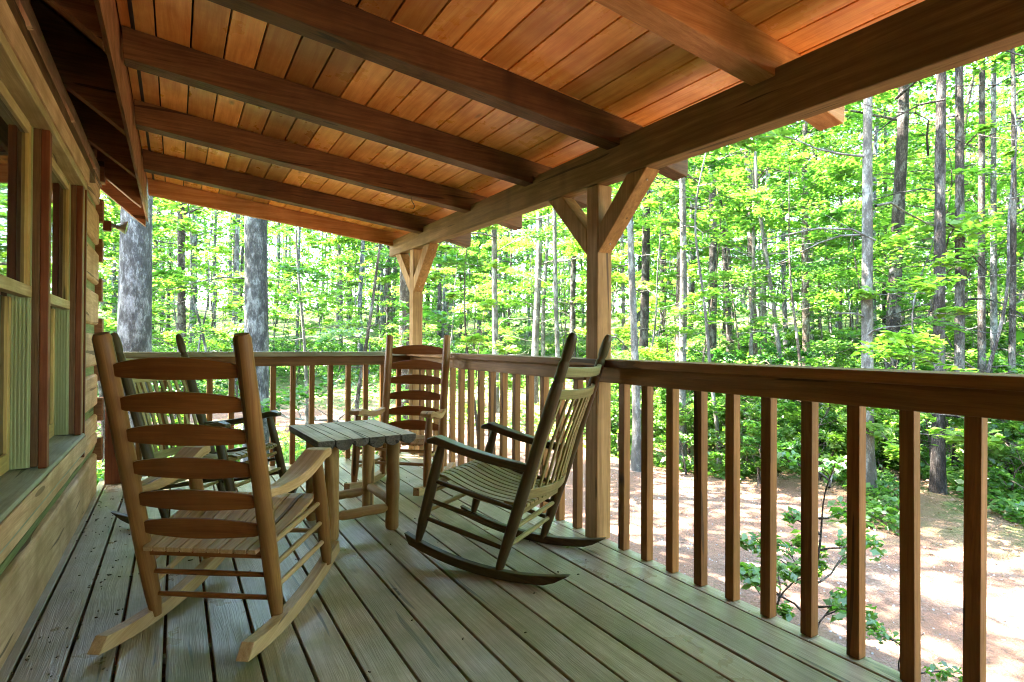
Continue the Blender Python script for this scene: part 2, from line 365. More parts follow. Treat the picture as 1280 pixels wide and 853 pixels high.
# posts with their knee braces
def post(y, label, back):
    t = empty('support_post', (2.392, y, 0), label, 'post', 'timber posts carrying the porch beam')
    zt = bz(y)-.003
    MB().box(-.048, .048, -.048, .048, 0.002, zt, 2).build('post_shaft', 'post', t, bevel=.005)
    z0 = 1.60; r = .33
    for s in (-1, 1):
        top = bz(y+s*.35)-.003; w = .052
        # brace outline in (y, z), cut flush on post and beam
        y_in = s*.0495; a = (y_in, 1.505+.0); b = (y_in, 1.64)
        c = (s*(.047+top-1.64), top); d = (s*(.047+top-1.505), top)
        rr = (random.random())
        m = MB(); m.prism([a, b, c, d] if s > 0 else [d, c, b, a], 0, -.047, .042, 2, rnd=rr); o = m.build('brace', 'post', t, bevel=.004)
        for fz, off in ((.12, .0), (.88, .0)):
            yy = lerp(s*.0495, s*(.047+top-1.505), fz); zz = lerp(1.505, top, fz); e = Vector((0, s*.707, -.707))*.0008
            MB().tube([(-.002, yy, zz)+e*0 if False else Vector((-.002, yy, zz)), Vector((-.002, yy, zz))+Vector((0, s*.707, -.707))*.004], [.0042, .0036], 8).build('nail_head', 'metal', o)
    return t
post(-.31, 'timber porch post nearest the viewer at the right edge', False)
post(2.345, 'middle timber post with two knee braces behind the dark rocking chair', False)
post(5.005, 'corner timber post with knee braces behind the far ladder-back chair', True)
hk = empty('screw_hook', (1.89, 4.0-.24, 2.075), 'small dark screw hook hanging under a porch rafter', 'hook')
MB().tube([(0, 0.04, .0), (0, .04, -.04), (.012, .04, -.055), (.022, .04, -.075), (.012, .04, -.095), (-.008, .04, -.09)], .0032, 8).build('hook_wire', 'darkmetal', hk, smooth=True)

# ------------------------------------------------------------------ railings
rr_ = empty('porch_railing', (2.37, 2.2, 0), 'brown baluster railing along the open right side of the porch', 'railing')
m = MB(); m.box(2.283, 2.455, -1.6, 5.13, .912, .95, 1); inv(m.build('cap_rail', 'rail', rr_, bevel=.004), rr_)
m = MB()
for a, b in ((-1.6, -.362), (-.258, 2.293), (2.397, 4.953)): m.box(2.338, 2.375, a, b, .832, .911, 1)
m.box(2.300, 2.3365, -1.6, 4.9, .832, .911, 1) if False else None
inv(m.build('rail_board', 'rail', rr_, bevel=.003), rr_)
m = MB(); 
ys = [2.175, 2.007, 1.855, 1.70]
sp = .1535
series = [2.167-.1605*k for k in range(0, 15)]+[2.547+.1665*k for k in range(0, 15)]
series = [y for y in series if abs(y+.31) > .09 and -1.2 < y < 4.9]+[-.31-.2*k for k in (1, 2, 3)]
for y in series:
    t = random.uniform(-.003, .003)
    m = MB(); m.bar((2.3965, y-.021, .002), (2.3965+t*.5, y-.021+t*1.6, .911), .041, .041, (0,1,0)); inv(m.build('baluster', 'rail', rr_, bevel=.002), rr_)
rb_ = empty('porch_railing', (1.2, 5.03, 0), 'brown baluster railing across the far end of the porch', 'railing')
m = MB(); m.box(.02, 2.281, 4.955, 5.13, .912, .95, 0); inv(m.build('cap_rail', 'cap', rb_, bevel=.004), rb_)
m = MB(); m.box(.135, 2.34, 5.013, 5.05, .832, .911, 0); inv(m.build('rail_board', 'rail', rb_, bevel=.003), rb_)
sp = .1555
x = 1.141-6*sp
while x < 2.3:
    m = MB(); m.box(x, x+.041, 5.0515, 5.0925, .002, .911, 2); inv(m.build('baluster', 'rail', rb_, bevel=.002), rb_); x += sp
m = MB(); m.box(.03, .132, 4.96, 5.06, .002, .911, 2); o = inv(m.build('end_post', 'redwood', rb_, bevel=.003), rb_)

# ------------------------------------------------------------------ cabin
cab = empty('log_cabin', (-1.5, 2, -.9), 'sawn log cabin wall with windows and dark eave along the left of the porch', 'cabin')
def C_(m, name, mat, bevel=.003, label=None):
    o = inv(m.build(name, mat, cab, bevel=bevel), cab)
    if label: o['label'] = label
    return o
WY = 4.83
lev = [.25+.277*k for k in range(8)]
WIN = [(-1.9, -.2), (.5, 1.85), (2.0, 2.95), (3.0, 3.95)]
wm = MB(); ch = MB()
def rough_log(m, y0, y1, z0, z1, x=0.0):
    n = max(2, int((y1-y0)/.25)); secs = []
    for i in range(n+1):
        y = y0+(y1-y0)*i/n; d = random.uniform(-.003, .003)
        secs.append([(x-.16, y, z0), (x-.012+d, y, z0), (x+d, y, z0+.012), (x+d, y, z1-.012), (x-.012+d, y, z1), (x-.16, y, z1)])
    m.hull(secs, Vector((1,0,0)), Vector((0,0,1)))
# low courses run the full length, then only beyond the windows
rough_log(wm, -6.0, WY, -.02, .255)
for k in range(1, 7):
    z0, z1 = lev[k-1]+.058, lev[k]
    if k == 1: rough_log(wm, -6.0, WY, .318, .40); rough_log(wm, 3.93, WY, .404, z1)
    else: rough_log(wm, 3.93, WY, z0, z1)
rough_log(wm, 3.93, WY, lev[6]+.058, lev[7]+.06)
rough_log(wm, -6.0, 3.93, 2.0, 2.25)
C_(wm, 'log_wall', 'log', .004)
ch.prism([(-.12, .257), (-.028, .257), (-.008, .316), (-.12, .316)], 1, -6.0, WY-.01, 1)
for k in range(1, 8): 
    if k < 8: ch.box(-.12, -.022, 3.93 if k > 0 else -6.0, WY-.01, lev[k]+.001, lev[k]+.057, 1)
ch.box(-.12, -.02, -6.0, 3.9, .402, .412, 1)
C_(ch, 'chinking', 'green', 0)
# corner: ends of the crossing logs
m = MB()
for k in range(0, 8):
    z = lev[k]+.028
    m.box(-5.5,   .020+random.uniform(-.005, .005), WY+.003, WY+.10, z-.078, z+.078, 0)
C_(m, 'corner_logs', 'eave', .004)
m = MB()
for k in range(0, 8):
    z = lev[k]+.165; m.box(-5.5, -.02, WY+.003, WY+.09, z-.048, z+.048, 0)
m.box(-5.5, -.03, WY-.12, WY-.001, -.9, 2.3, 0); m.box(-.3, -.162, -6.0, WY-.13, -.9, -.0, 1)
m.box(-.2, -.12, -6.0, WY-.13, 2.252, 2.62, 1)
C_(m, 'end_wall', 'log', .0)
m = MB(); m.box(-.162, -.03, -6.0, WY, -.9, -.05, 1); C_(m, 'foundation', 'browntrim', 0)
m = MB(); m.box(-.12, .0, -6.0, -.12, .415, 1.9, 1); C_(m, 'log_wall', 'log', .0)
# window bank: sill, head, trims
m = MB(); m.prism([(-.13, .414), (.034, .414), (.034, .512), (.028, .519), (-.13, .530)], 1, -6.0, 3.895, 1); C_(m, 'window_sill', 'sill')
m = MB(); m.box(.0345, .042, -6.0, 3.895, .432, .508, 1); C_(m, 'sill_board', 'log')
m = MB(); m.box(-.13, .030, -6.0, 3.93, 1.866, 1.905, 1); C_(m, 'head_jamb', 'tan')
m = MB(); m.box(-.10, .036, -6.0, 3.95, 1.907, 1.998, 1); C_(m, 'head_board', 'log')
m = MB(); m.prism([(-.05, 2.0), (.030, 2.0), (.016, 2.10), (-.05, 2.10)], 1, -6.0, 4.3, 1); C_(m, 'frieze_board', 'browntrim')
for y in (-.1, 1.87, 2.87):
    m = MB(); m.box(-.12, -.004, y, y+.05, .53, 1.865, 2); C_(m, 'mullion', 'browntrim')
for y in (-.1, 1.87, 2.87, 3.80):
    m = MB(); m.box(-.0035, .024, y, y+.046, .522, 1.865, 2); C_(m, 'mullion_trim', 'redwood')
m = MB(); m.box(-.12, -.004, 3.80, 3.846, .53, 1.865, 2); C_(m, 'mullion', 'browntrim')
m = MB(); m.box(-.10, .022, 3.848, 3.892, .522, 1.865, 2); C_(m, 'side_casing', 'tan')
m = MB(); m.box(-.06, .030, 3.896, 3.925, .385, 1.905, 2); C_(m, 'side_casing', 'redwood')
def window(y0, y1, label):
    t = bpy.data.objects.new('window', None); col.objects.link(t); t.parent = cab; t['label'] = label
    t.location = (1.5-.1, (y0+y1)/2-2, .9+.5)
    def W(m, name, mat, bev=.002):
        o = m.build(name, mat, t, bevel=bev); o.matrix_parent_inverse = Matrix.Translation((.1, -(y0+y1)/2, -.5)); return o
    zm = 1.24; a, b = y0+.004, y1-.004
    # ribbed jamb liners beside the inner track
    for s, yy in ((1, a), (-1, b)):
        m = MB(); m.box(-.098, -.027, yy if s > 0 else yy-.012, yy+.012 if s > 0 else yy,    .531, 1.864, 2)
        for k in range(6):
            xk = -.095+k*.0115; m.box(xk, xk+.004, yy+.0121 if s > 0 else yy-.018, yy+.018 if s > 0 else yy-.0121, .532, 1.863, 2)
        W(m, 'jamb_liner', 'vinyl', 0)
    # upper sash, outer track
    m = MB(); f = .042
    xo, xi = -.029, -.056
    a2, b2 = a+.02, b-.02
    m.box(xi, xo, a2, a2+f, zm, 1.862, 2); W(m, 'sash_stile', 'yellow'); m = MB(); m.box(xi, xo, b2-f, b2, zm, 1.862, 2); W(m, 'sash_stile', 'yellow')
    m = MB(); m.box(xi, xo+.002, a2+f+.001, b2-f-.001, 1.82, 1.862, 1); W(m, 'top_rail', 'tan')
    m = MB(); m.box(xi-.004, xo+.006, a2-.001, b2+.001, zm-.045, zm-.001, 1); W(m, 'meeting_rail', 'tan')
    m = MB(); m.box(-.046, -.040, a2+f, b2-f, zm, 1.82, 2); W(m, 'upper_pane', 'glass', 0)
    # lower sash, inner track
    xo, xi = -.084, -.112
    m = MB(); m.box(xi, xo, a2, a2+f, .532, zm-.046, 2); m.box(xi, xo, b2-f, b2, .532, zm-.046, 2); m.box(xi, xo+.001, a2+f+.001, b2-f-.001, .532, .60, 1); W(m, 'lower_sash', 'yellow')
    m = MB(); m.box(-.101, -.095, a2+f, b2-f, .60, zm-.046, 2); W(m, 'lower_pane', 'glass', 0)
    return t
window(-.049, 1.869, 'wood-framed sash window nearest the viewer, mostly outside the left edge')
window(1.921, 2.869, 'left-edge wood sash window before the red-brown mullion')
window(2.921, 3.799, 'narrow-looking wood sash window between the mullion and the end casing')
# eave: plumb-cut rafter tails, frieze blocks, fascia
tails = [-5.5, -4.6, -3.8, -2.9, -2.0, -1.2, -.3, .55, 1.4, 2.38, 3.33, 4.18, 4.86, 5.66]
for i, y in enumerate(tails):
    dz = 0 if i < 12 else -.05
    poly = [(-.5, 2.60), (-.075, 2.287+dz*.3), (.170, 2.105+dz), (.236, 2.052+dz), (.228, 2.36), (-.5, 2.88)]
    m = MB(); m.prism(poly, 1, y, y+.08, 0); C_(m, 'eave_rafter', 'eave', .003)
m = MB(); m.prism([(.238, 2.056), (.254, 2.048), (.2415, 2.40), (.2275, 2.40)], 1, -5.95, 5.74, 1); C_(m, 'fascia_board', 'eave', .002)
m = MB(); m.prism([(.2265, 2.365), (-3.0, 4.705), (-3.0, 4.725), (.2265, 2.385)], 1, -5.95, 5.74, 1); C_(m, 'eave_sheathing', 'eave', 0)
m = MB(); m.prism([(.30, 2.40), (-3.0, 4.79), (-6.4, 2.3), (-6.4, 2.25), (-3.0, 4.73), (.30, 2.36)], 1, -5.97, 5.76, 1); C_(m, 'gable_roof', 'shingle', 0)
m = MB()
for a, b in zip(tails[:-1], tails[1:]):
    if b > 4.9: continue
    m.prism([(-.01, 2.10), (.012, 2.105), (-.045, 2.262), (-.067, 2.257)], 1, a+.083, b-.004, 1)
C_(m, 'frieze_block', 'browntrim', .003)
for y in tails[8:12]:
    m = MB(); m.prism([(.014, 2.085), (.034, 2.09), (-.028, 2.235), (-.048, 2.23)], 1, y+.086, y+.12, 2); C_(m, 'cleat', 'log', .002)
m = MB(); m.prism([(-.12, 2.20), (-.12, 2.36), (-3, 4.60), (-5.5, 2.2)], 1, WY-.1, WY, 0); C_(m, 'gable', 'log', 0)
m = MB(); m.box(-5.5, -5.4, -6.0, WY, -.9, 2.3, 1); m.box(-5.4, -.01, -6.1, -6.01, -.9, 2.3, 0); C_(m, 'outer_wall', 'log', 0)
m = MB(); m.box(.0, 2.3, -6.12, -6.02, -.9, 2.3, 0); C_(m, 'light_block_wall', 'log', 0)  # added wall across the unseen porch end, cuts light from behind the camera
# flood light on the corner
fl = empty('flood_light', (.06, 4.94, 1.86), 'small grey flood lamp fixed high on the cabin corner', 'outdoor lamp')
MB().box(-.05, .0, -.03, .03, -.045, .025, 2).build('bracket', 'redwood', fl, bevel=.003)
MB().tube([(0, 0, 0), (.025, 0, -.004), (.03, 0, -.005), (.085, -.01, -.012), (.09, -.01, -.013)], [.012, .012, .02, .045, .046], 20).build('lamp_shade', 'metal', fl, smooth=True)

# ------------------------------------------------------------------ rocking chairs
RC = (.07, 1.505); RR = 1.5
def rocker(mb, x, y0, y1, th, wd, cut=.05):
    n = 16; secs = []
    for i in range(n+1):
        y = y0+(y1-y0)*i/n
        zb = RC[1]-math.sqrt(RR*RR-(y-RC[0])**2); zt = zb+th
        sh = 0
        secs.append((y, zb, zt))
    poly = []
    bot = [(y, zb) for y, zb, zt in secs]; top = [(y, zt) for y, zb, zt in secs]
    top = [(top[0][0]-0.0, top[0][1])]+top[1:]
    if cut < 0:
        top[0] = (top[1][0]-.005, top[1][1]+.002); mb.prism(bot+top[::-1], 0, x-wd/2, x+wd/2, 1); return
    bot = [(bot[0][0]+cut, (bot[0][1]+bot[1][1])/2-.002)]+bot[2:-2]+[(bot[-1][0]-cut*.6, bot[-2][1])]
    poly = bot+top[::-1]
    mb.prism(poly, 0, x-wd/2, x+wd/2, 1)
def place(root, pose, dz=0.):
    x, y, th, rk = pose
    z = RC[0]*math.sin(rk)+RC[1]*math.cos(rk)-RR
    root.location = (x, y, -z+.0005+dz); root.rotation_euler = (rk, 0, th)
def ladder_chair(label, pose):
    t = empty('rocking_chair', (0,0,0), label, 'rocking chair', 'ladder-back rocking chairs of orange brown wood')
    for s in (-1, 1):
        rp = lambda z: (s*(.229+.005*(z-.06)), -.211-.048*(z-.075)/1.04-.02*max(0, (z-.6))**2, z)
        zz = [.060, .09, .16, .3, .6, .9, 1.1, 1.114]
        MB().tube([rp(z) for z in zz], [.019, .022, .0265, .0285, .029, .0285, .0275, .022], 16).build('rear_post', 'chair_post', t, smooth=True)
        fp = lambda z: (s*.264, .16-.023*(z-.06)/.47, z)
        zz = [.045, .08, .14, .25, .4, .515]
        MB().tube([fp(z) for z in zz], [.017, .021, .0255, .027, .026, .021], 16).build('front_leg', 'chair_post', t, smooth=True)
        m = MB(); rocker(m, s*.247, -.475, .29, .052, .044, -.05); m.build('rocker', 'chair_board', t, bevel=.003)
        # wavy arm
        secs = []
        for i in range(15):
            u = i/14; y = lerp(-.225, .205, u)
            zc = .540+.022*math.sin((u-.12)*2*PI*.95)*(-1)+.012*u
            zc = .565-.028*math.sin(u*PI*1.02)*(1-.55*u)*1.5+.0*u - .045*max(0, u-.86)*3
            wd = lerp(.034, .088, min(1, u*1.7)) ; xc = s*lerp(.240, .262, u); th = .038 if u > .15 else .030
            if i == 14: wd *= .9; th *= .7
            secs.append([(xc-wd/2, y, zc-th/2-.012), (xc+wd/2, y, zc-th/2-.012), (xc+wd/2, y, zc+th/2-.012), (xc-wd/2, y, zc+th/2-.012)])
        MB().hull(secs, Vector((1,0,0)), Vector((0,0,1))).build('arm', 'chair_board', t, bevel=.004)
        for z0, z1 in ((.355, .337), (.268, .248), (.183, .159)):
            MB().tube([rp(z0), tuple(lerp(a, b, .5) for a, b in zip(rp(z0), fp(z1))), fp(z1)], [.009, .0115, .009], 10).build('side_rung', 'chair_board', t, smooth=True)
    for z in (.24, .147): MB().tube([(-.228, rp(z)[1], z), (0, rp(z)[1], z), (.228, rp(z)[1], z)], [.0085, .0105, .0085], 10).build('rear_rung', 'chair_slat', t, smooth=True)
    for z in (.29, .2): MB().tube([(-.262, .15, z), (0, .15, z), (.262, .15, z)], [.0085, .0105, .0085], 10).build('front_rung', 'chair_board', t, smooth=True)
    # ladder slats, arched top, bowed back
    for k, z in enumerate([.997, .881, .769, .65, .532, .425]):
        rpz = rp(z); n = 14; secs = []
        for i in range(n+1):
            u = -1+2*i/n; x = u*.222; yb = rpz[1]-.026*(1-u*u)-.002
            top = z+.014+.032*(1-u*u); bot = z-.027-.002*(1-abs(u))
            if abs(u) > .93: top -= .004; bot += .004
            secs.append([(x, yb-.005, bot), (x, yb+.005, bot), (x, yb+.005, top), (x, yb-.005, top)])
        MB().hull(secs, Vector((0,1,0)), Vector((0,0,1))).build('back_slat', 'chair_slat', t, bevel=.002)
    # seat of slats running front to back
    ns = 9
    for j in range(ns):
        secs = []
        for i in range(11):
            u = i/10; y = lerp(-.262, .185, u)
            z = .352+.03*u-.016*math.sin(u*PI)+(-.045*((u-.82)/.18)**2 if u > .82 else 0)
            half = lerp(.218, .262, u); x0 = -half+2*half*(j+.06)/ns; x1 = -half+2*half*(j+.94)/ns
            if 0 < j < ns-1 or (u > .14 and u < .86): pass
            else:
                if j == 0: x0 += .012
                else: x1 -= .012
            secs.append([(x0, y, z-.008), (x1, y, z-.008), (x1, y, z+.008), (x0, y, z+.008)])
        MB().hull(secs, Vector((1,0,0)), Vector((0,0,1))).build('seat_slat', 'chair_board', t, bevel=.0015)
    MB().bar((-.226, -.222, .325), (.226, -.222, .325), .022, .03).build('seat_rail', 'chair_slat', t, bevel=.003)
    MB().bar((-.26, .145, .345), (.26, .145, .345), .022, .03).build('seat_rail', 'chair_board', t, bevel=.003)
    place(t, pose); return t
ladder_chair('orange ladder-back rocking chair nearest the camera, seen from behind', (.720, 2.499, -.607, .201))
ladder_chair('orange ladder-back rocking chair in the far corner, facing the viewer behind the table', (1.826, 3.848, 2.384, .069))

def turned_chair(label, pose, green=0):
    t = empty('rocking_chair', (0,0,0), label, 'rocking chair', 'dark rocking chairs with turned finials')
    for s in (-1, 1):
        rp = lambda z: (s*(.247+.003*z), -.165-.171*(z-.075)/1.058, z)
        zz = [.05, .09, .2, .4, .7, .88, .915, .925, .935, .95, 1.005, 1.013, 1.02, 1.032, 1.06, 1.10, 1.128, 1.137]
        ra = [.016, .020, .025, .027, .0265, .026, .024, .0195, .024, .023, .0225, .018, .018, .0225, .0235, .0225, .017, .010]
        MB().tube([rp(z) for z in zz], ra, 16).build('rear_post', 'dark_post', t, smooth=True)
        fp = lambda z: (s*.257, .263-.05*(z-.075)/.45, z)
        MB().tube([fp(z) for z in (.05, .085, .15, .3, .42, .505, .525)], [.015, .019, .0245, .026, .024, .020, .018], 16).build('front_leg', 'dark_post', t, smooth=True)
        m = MB(); rocker(m, s*.252, -.485, .345, .040, .034, .06); m.build('rocker', 'dark_post', t, bevel=.004)
        secs = []
        for i in range(13):
            u = i/12; y = lerp(-.245, .285, u)
            zc = .535+.018*u**1.5-.012*math.sin(u*PI)-(.02*((u-.9)/.1)**2 if u > .9 else 0)
            wd = lerp(.036, .066, min(1, u*1.4)); xc = s*(.25+.006*u); th = .036
            if i == 12: wd *= .8; th *= .6
            secs.append([(xc-wd/2, y, zc-th/2), (xc+wd/2, y, zc-th/2), (xc+wd/2, y, zc+th/2), (xc-wd/2, y, zc+th/2)])
        MB().hull(secs, Vector((1,0,0)), Vector((0,0,1))).build('arm', 'dark_post', t, bevel=.007)
        for z0, z1 in ((.342, .356), (.244, .261), (.158, .173)):
            MB().tube([rp(z0), tuple(lerp(a, b, .5) for a, b in zip(rp(z0), fp(z1))), fp(z1)], [.0095, .0125, .0095], 10).build('side_rung', 'dark_post', t, smooth=True)
    for z in (.25, .165): MB().tube([(-.247, rp(z)[1], z), (0, rp(z)[1], z), (.247, rp(z)[1], z)], [.0095, .012, .0095], 10).build('rear_rung', 'dark_slat', t, smooth=True)
    for z in (.3, .2): MB().tube([(-.255, fp(z)[1], z), (0, fp(z)[1], z), (.255, fp(z)[1], z)], [.0095, .012, .0095], 10).build('front_rung', 'dark_slat', t, smooth=True)
    # two bowed crest rails and the bowed bottom rail
    def bow(z, h, nm, dep=.048, th=.020):
        y0 = rp(z)[1]; secs = []
        for i in range(15):
            u = -1+2*i/14; x = u*.243; y = y0-dep*(1-u*u)
            secs.append([(x, y-th/2, z-h/2), (x, y+th/2, z-h/2), (x, y+th/2-.004, z+h/2), (x, y-th/2-.004, z+h/2)])
        MB().hull(secs, Vector((0,1,0)), Vector((0,0,1))).build(nm, 'dark_slat', t, bevel=.003)
    bow(.968, .042, 'crest_rail'); bow(.868, .042, 'crest_rail'); bow(.415, .045, 'lower_rail')
    for j in range(9):
        u = -.82+1.64*j/8; x = u*.243
        pts = []
        for z in (.436, .65, .848):
            pts.append(Vector((x, rp(z)[1]-.048*(1-u*u)+(.008 if z == .65 else 0), z)))
        secs = [[(p.x-.011, p.y-.005, p.z), (p.x+.011, p.y-.005, p.z), (p.x+.011, p.y+.005, p.z), (p.x-.011, p.y+.005, p.z)] for p in pts]
        MB().hull(secs, Vector((1,0,0)), Vector((0,1,0))).build('back_spindle', 'dark_slat', t, bevel=.002)
    ns = 11
    for j in range(ns):
        secs = []
        for i in range(15):
            u = i/14; y = lerp(-.225, .275, u)
            z = .345+.035*u-.028*math.sin(u*PI)**1.3+(.006 if u < .1 else 0)+(-.03*((u-.85)/.15)**2 if u > .85 else 0)
            half = lerp(.240, .252, u); x0 = -half+2*half*(j+.12)/ns; x1 = -half+2*half*(j+.88)/ns
            if (j == 0 or j == ns-1) and (u < .17 or u > .8): continue
            secs.append([(x0, y, z-.007), (x1, y, z-.007), (x1, y, z+.007), (x0, y, z+.007)])
        MB().hull(secs, Vector((1,0,0)), Vector((0,0,1))).build('seat_slat', 'dark_slat', t, bevel=.0015)
    MB().bar((-.245, -.2, .322), (.245, -.2, .322), .02, .03).build('seat_rail', 'dark_slat', t, bevel=.003)
    MB().bar((-.255, .225, .345), (.255, .225, .345), .02, .03).build('seat_rail', 'dark_slat', t, bevel=.003)
    place(t, pose); return t
turned_chair('dark rocking chair with turned finials beside the right railing, facing away', (1.799, 2.433, .573, .160))
turned_chair('dark spindle-back rocking chair half hidden by the wall behind the near ladder-back', (.711, 3.742, -2.244, .151))

# ------------------------------------------------------------------ log table
tb = empty('log_side_table', (1.316, 3.235, 0), 'small rustic table with grey plank top on peeled log legs', 'table')
tb.rotation_euler = (0, 0, math.radians(2.5))
TW, TL, TZ = .525, .66, .535
for k in range(6):
    x0 = -TW/2+TW*k/6+.002; x1 = -TW/2+TW*(k+1)/6-.002; th = [.05, .052, .042, .055, .05, .046][k]
    a = [random.uniform(-.5, .5) for _ in range(3)]
    poly = [(x0, TZ), (x0, TZ-th*.55)]
    for q in range(1, 8):
        u = q/8; poly.append((lerp(x0, x1, u), TZ-th*.55-th*.5*math.sin(u*PI)**.7-.003*random.random()))
    poly += [(x1, TZ-th*.55), (x1, TZ)]
    m = MB(); m.prism(poly, 1, -TL/2+random.uniform(-.004, .004), TL/2+random.uniform(-.01, .01), 1)
    o = m.build('top_plank', 'table_top', tb, bevel=.003)
    o.data.materials.append(MAT['bark_edge'])
    for pf in o.data.polygons:
        if pf.normal.z < .5: pf.material_index = 1
def log_tube(p0, p1, r, seed, tip=0, n=16):
    rd = random.Random(seed); p0, p1 = Vector(p0), Vector(p1); K = 10; pts = []; ra = []
    for i in range(K+1):
        u = i/K; pts.append(p0.lerp(p1, u)+Vector((rd.uniform(-1, 1), rd.uniform(-1, 1), rd.uniform(-1, 1) if tip else 0))*.0018)
        rr = r*(1+rd.uniform(-.04, .04))
        if i in (0, K): rr *= (.55 if tip else .86)
        ra.append(rr)
    if not tip: pts.insert(1, p0.lerp(p1, .025)); ra.insert(1, r); pts.insert(-1, p0.lerp(p1, .97)); ra.insert(-1, r)
    return MB().tube(pts, ra, n)
LX, LY = .165, .20
for i, (sx, sy) in enumerate(((-1,-1), (1,-1), (-1,1), (1,1))):
    log_tube((sx*LX+.008, sy*LY-.01, .001), (sx*(LX+.004)+.008, sy*LY-.01, TZ-.05), .0365, i).build('leg', 'table_log', tb, smooth=True)
for s in (-1, 1):
    log_tube((-LX+.03, s*LY-.01, .115), (LX-.015, s*LY-.01, .12), .026, 20+s, 1).build('stretcher', 'table_log', tb, smooth=True)
    log_tube((s*LX+.008, -LY+.02, .15), (s*LX+.008, LY-.035, .155), .026, 30+s, 1).build('stretcher', 'table_log', tb, smooth=True)

# ------------------------------------------------------------------ terrain
PATH = [(7.2,-14), (5.7,-5), (5.05,1.5), (5.2,6), (5.0,11), (2.5,15.5), (-3,18), (-10,19), (-24,20)]
def path_dist(x, y):
    d = np.full_like(x, 1e9)
    for (ax, ay), (bx, by) in zip(PATH[:-1], PATH[1:]):
        t = np.clip(((x-ax)*(bx-ax)+(y-ay)*(by-ay))/((bx-ax)**2+(by-ay)**2), 0, 1)
        d = np.minimum(d, np.hypot(x-ax-t*(bx-ax), y-ay-t*(by-ay)))
    return d
def height(x, y):
    x = np.asarray(x, float); y = np.asarray(y, float)
    t = np.maximum(np.maximum(x-8.0, (y-18.5)*.8), 0)
    t = np.maximum(t, np.hypot(np.maximum(x-3, 0), np.maximum(y-8, 0))-9)
    t = np.maximum(t, 0); rise = np.where(t < 4, t*t*.014, .112*t-.224)
    rise = np.minimum(rise, 5+.02*t)
    bumps = .05*np.sin(x*.9+1.3*np.sin(y*.7))+.04*np.sin(y*1.3+x*.4)
    return -.9+rise+bumps*np.clip(path_dist(x, y)-1.2, 0, 1.5)+.012*np.sin(3*x+2*y)
def H(x, y): return float(height(np.array([x]), np.array([y]))[0])
def axis(lo, hi, c0, c1, fine, grow):
    a = list(np.arange(c0, c1, fine)); s = fine
    while a[-1] < hi: s *= grow; a.append(a[-1]+s)
    s = fine
    while a[0] > lo: s *= grow; a.insert(0, a[0]-s)
    return np.array(a)
gx = axis(-300, 400, -3, 16, .22, 1.09); gy = axis(-300, 400, -3, 24, .22, 1.09)
X, Y = np.meshgrid(gx, gy, indexing='ij'); Z = height(X, Y)
under = (X < 2.3) & (Y < 5.0)
nx, ny = X.shape
V = np.stack([X, Y, Z], -1).reshape(-1, 3)
ii = (np.arange(nx-1)[:, None]*ny+np.arange(ny-1)[None, :]).ravel()
Q = np.stack([ii, ii+ny, ii+ny+1, ii+1], -1)
def np_mesh(name, V, Q, mat, attrs=(), smooth=True):
    me = bpy.data.meshes.new(name); me.vertices.add(len(V)); me.vertices.foreach_set('co', V.astype('f').ravel())
    k = Q.shape[1]; me.loops.add(Q.size); me.loops.foreach_set('vertex_index', Q.astype('i').ravel())
    me.polygons.add(len(Q)); me.polygons.foreach_set('loop_start', np.arange(0, Q.size, k, dtype='i'))
    me.polygons.foreach_set('loop_total', np.full(len(Q), k, 'i'))
    me.update(calc_edges=True); me.validate()
    for an, av in attrs: me.attributes.new(an, 'FLOAT', 'POINT').data.foreach_set('value', av.astype('f').ravel())
    if smooth: me.shade_smooth()
    me.materials.append(MAT[mat]); return me
def link(name, me, parent=None, loc=None):
    o = bpy.data.objects.new(name, me); col.objects.link(o)
    if parent is not None: o.parent = parent
    if loc is not None: o.location = loc
    return o
pd = path_dist(X, Y)
near = np.clip(1-(pd-1.7)/2.6, 0, 1)*.55
lawn = np.clip(1-np.hypot((X+.5)/4.5, (Y-10)/5.), 0, 1)*2
lawn = np.maximum(np.clip(lawn, 0, 1), .75*np.clip((np.hypot(X, Y)-17)/8, 0, 1))
g = link('ground', np_mesh('ground', V, Q, 'ground', (('near', near), ('lawn', lawn)))); tag(g, kind='structure')
# driveway strip, laid on the terrain
cl = []
P = [Vector((a, b)) for a, b in PATH]
for i in range(len(P)-1):
    p0, p1, p2, p3 = P[max(i-1, 0)], P[i], P[i+1], P[min(i+2, len(P)-1)]
    for k in range(14):
        t = k/14
        cl.append(.5*((2*p1)+(p2-p0)*t+(2*p0-5*p1+4*p2-p3)*t*t+(3*p1-p0-3*p2+p3)*t**3))
vs = []; NW = 13
for i, p in enumerate(cl):
    d = (cl[min(i+1, len(cl)-1)]-cl[max(i-1, 0)]).normalized(); nrm = Vector((-d.y, d.x))
    e0 = 1.65+.22*math.sin(i*.9)+.12*math.sin(i*2.3); e1 = 1.65+.2*math.sin(i*.7+2)+.1*math.sin(i*1.9)
    for k in range(NW):
        q = p+nrm*lerp(-e0, e1, k/(NW-1)); vs.append((q.x, q.y, H(q.x, q.y)+(.02 if 0 < k < NW-1 else -.02)))
qs = [(i*NW+k, i*NW+k+1, (i+1)*NW+k+1, (i+1)*NW+k) for i in range(len(cl)-1) for k in range(NW-1)]
tag(link('driveway', np_mesh('driveway', np.array(vs), np.array(qs), 'gravel')), kind='structure')

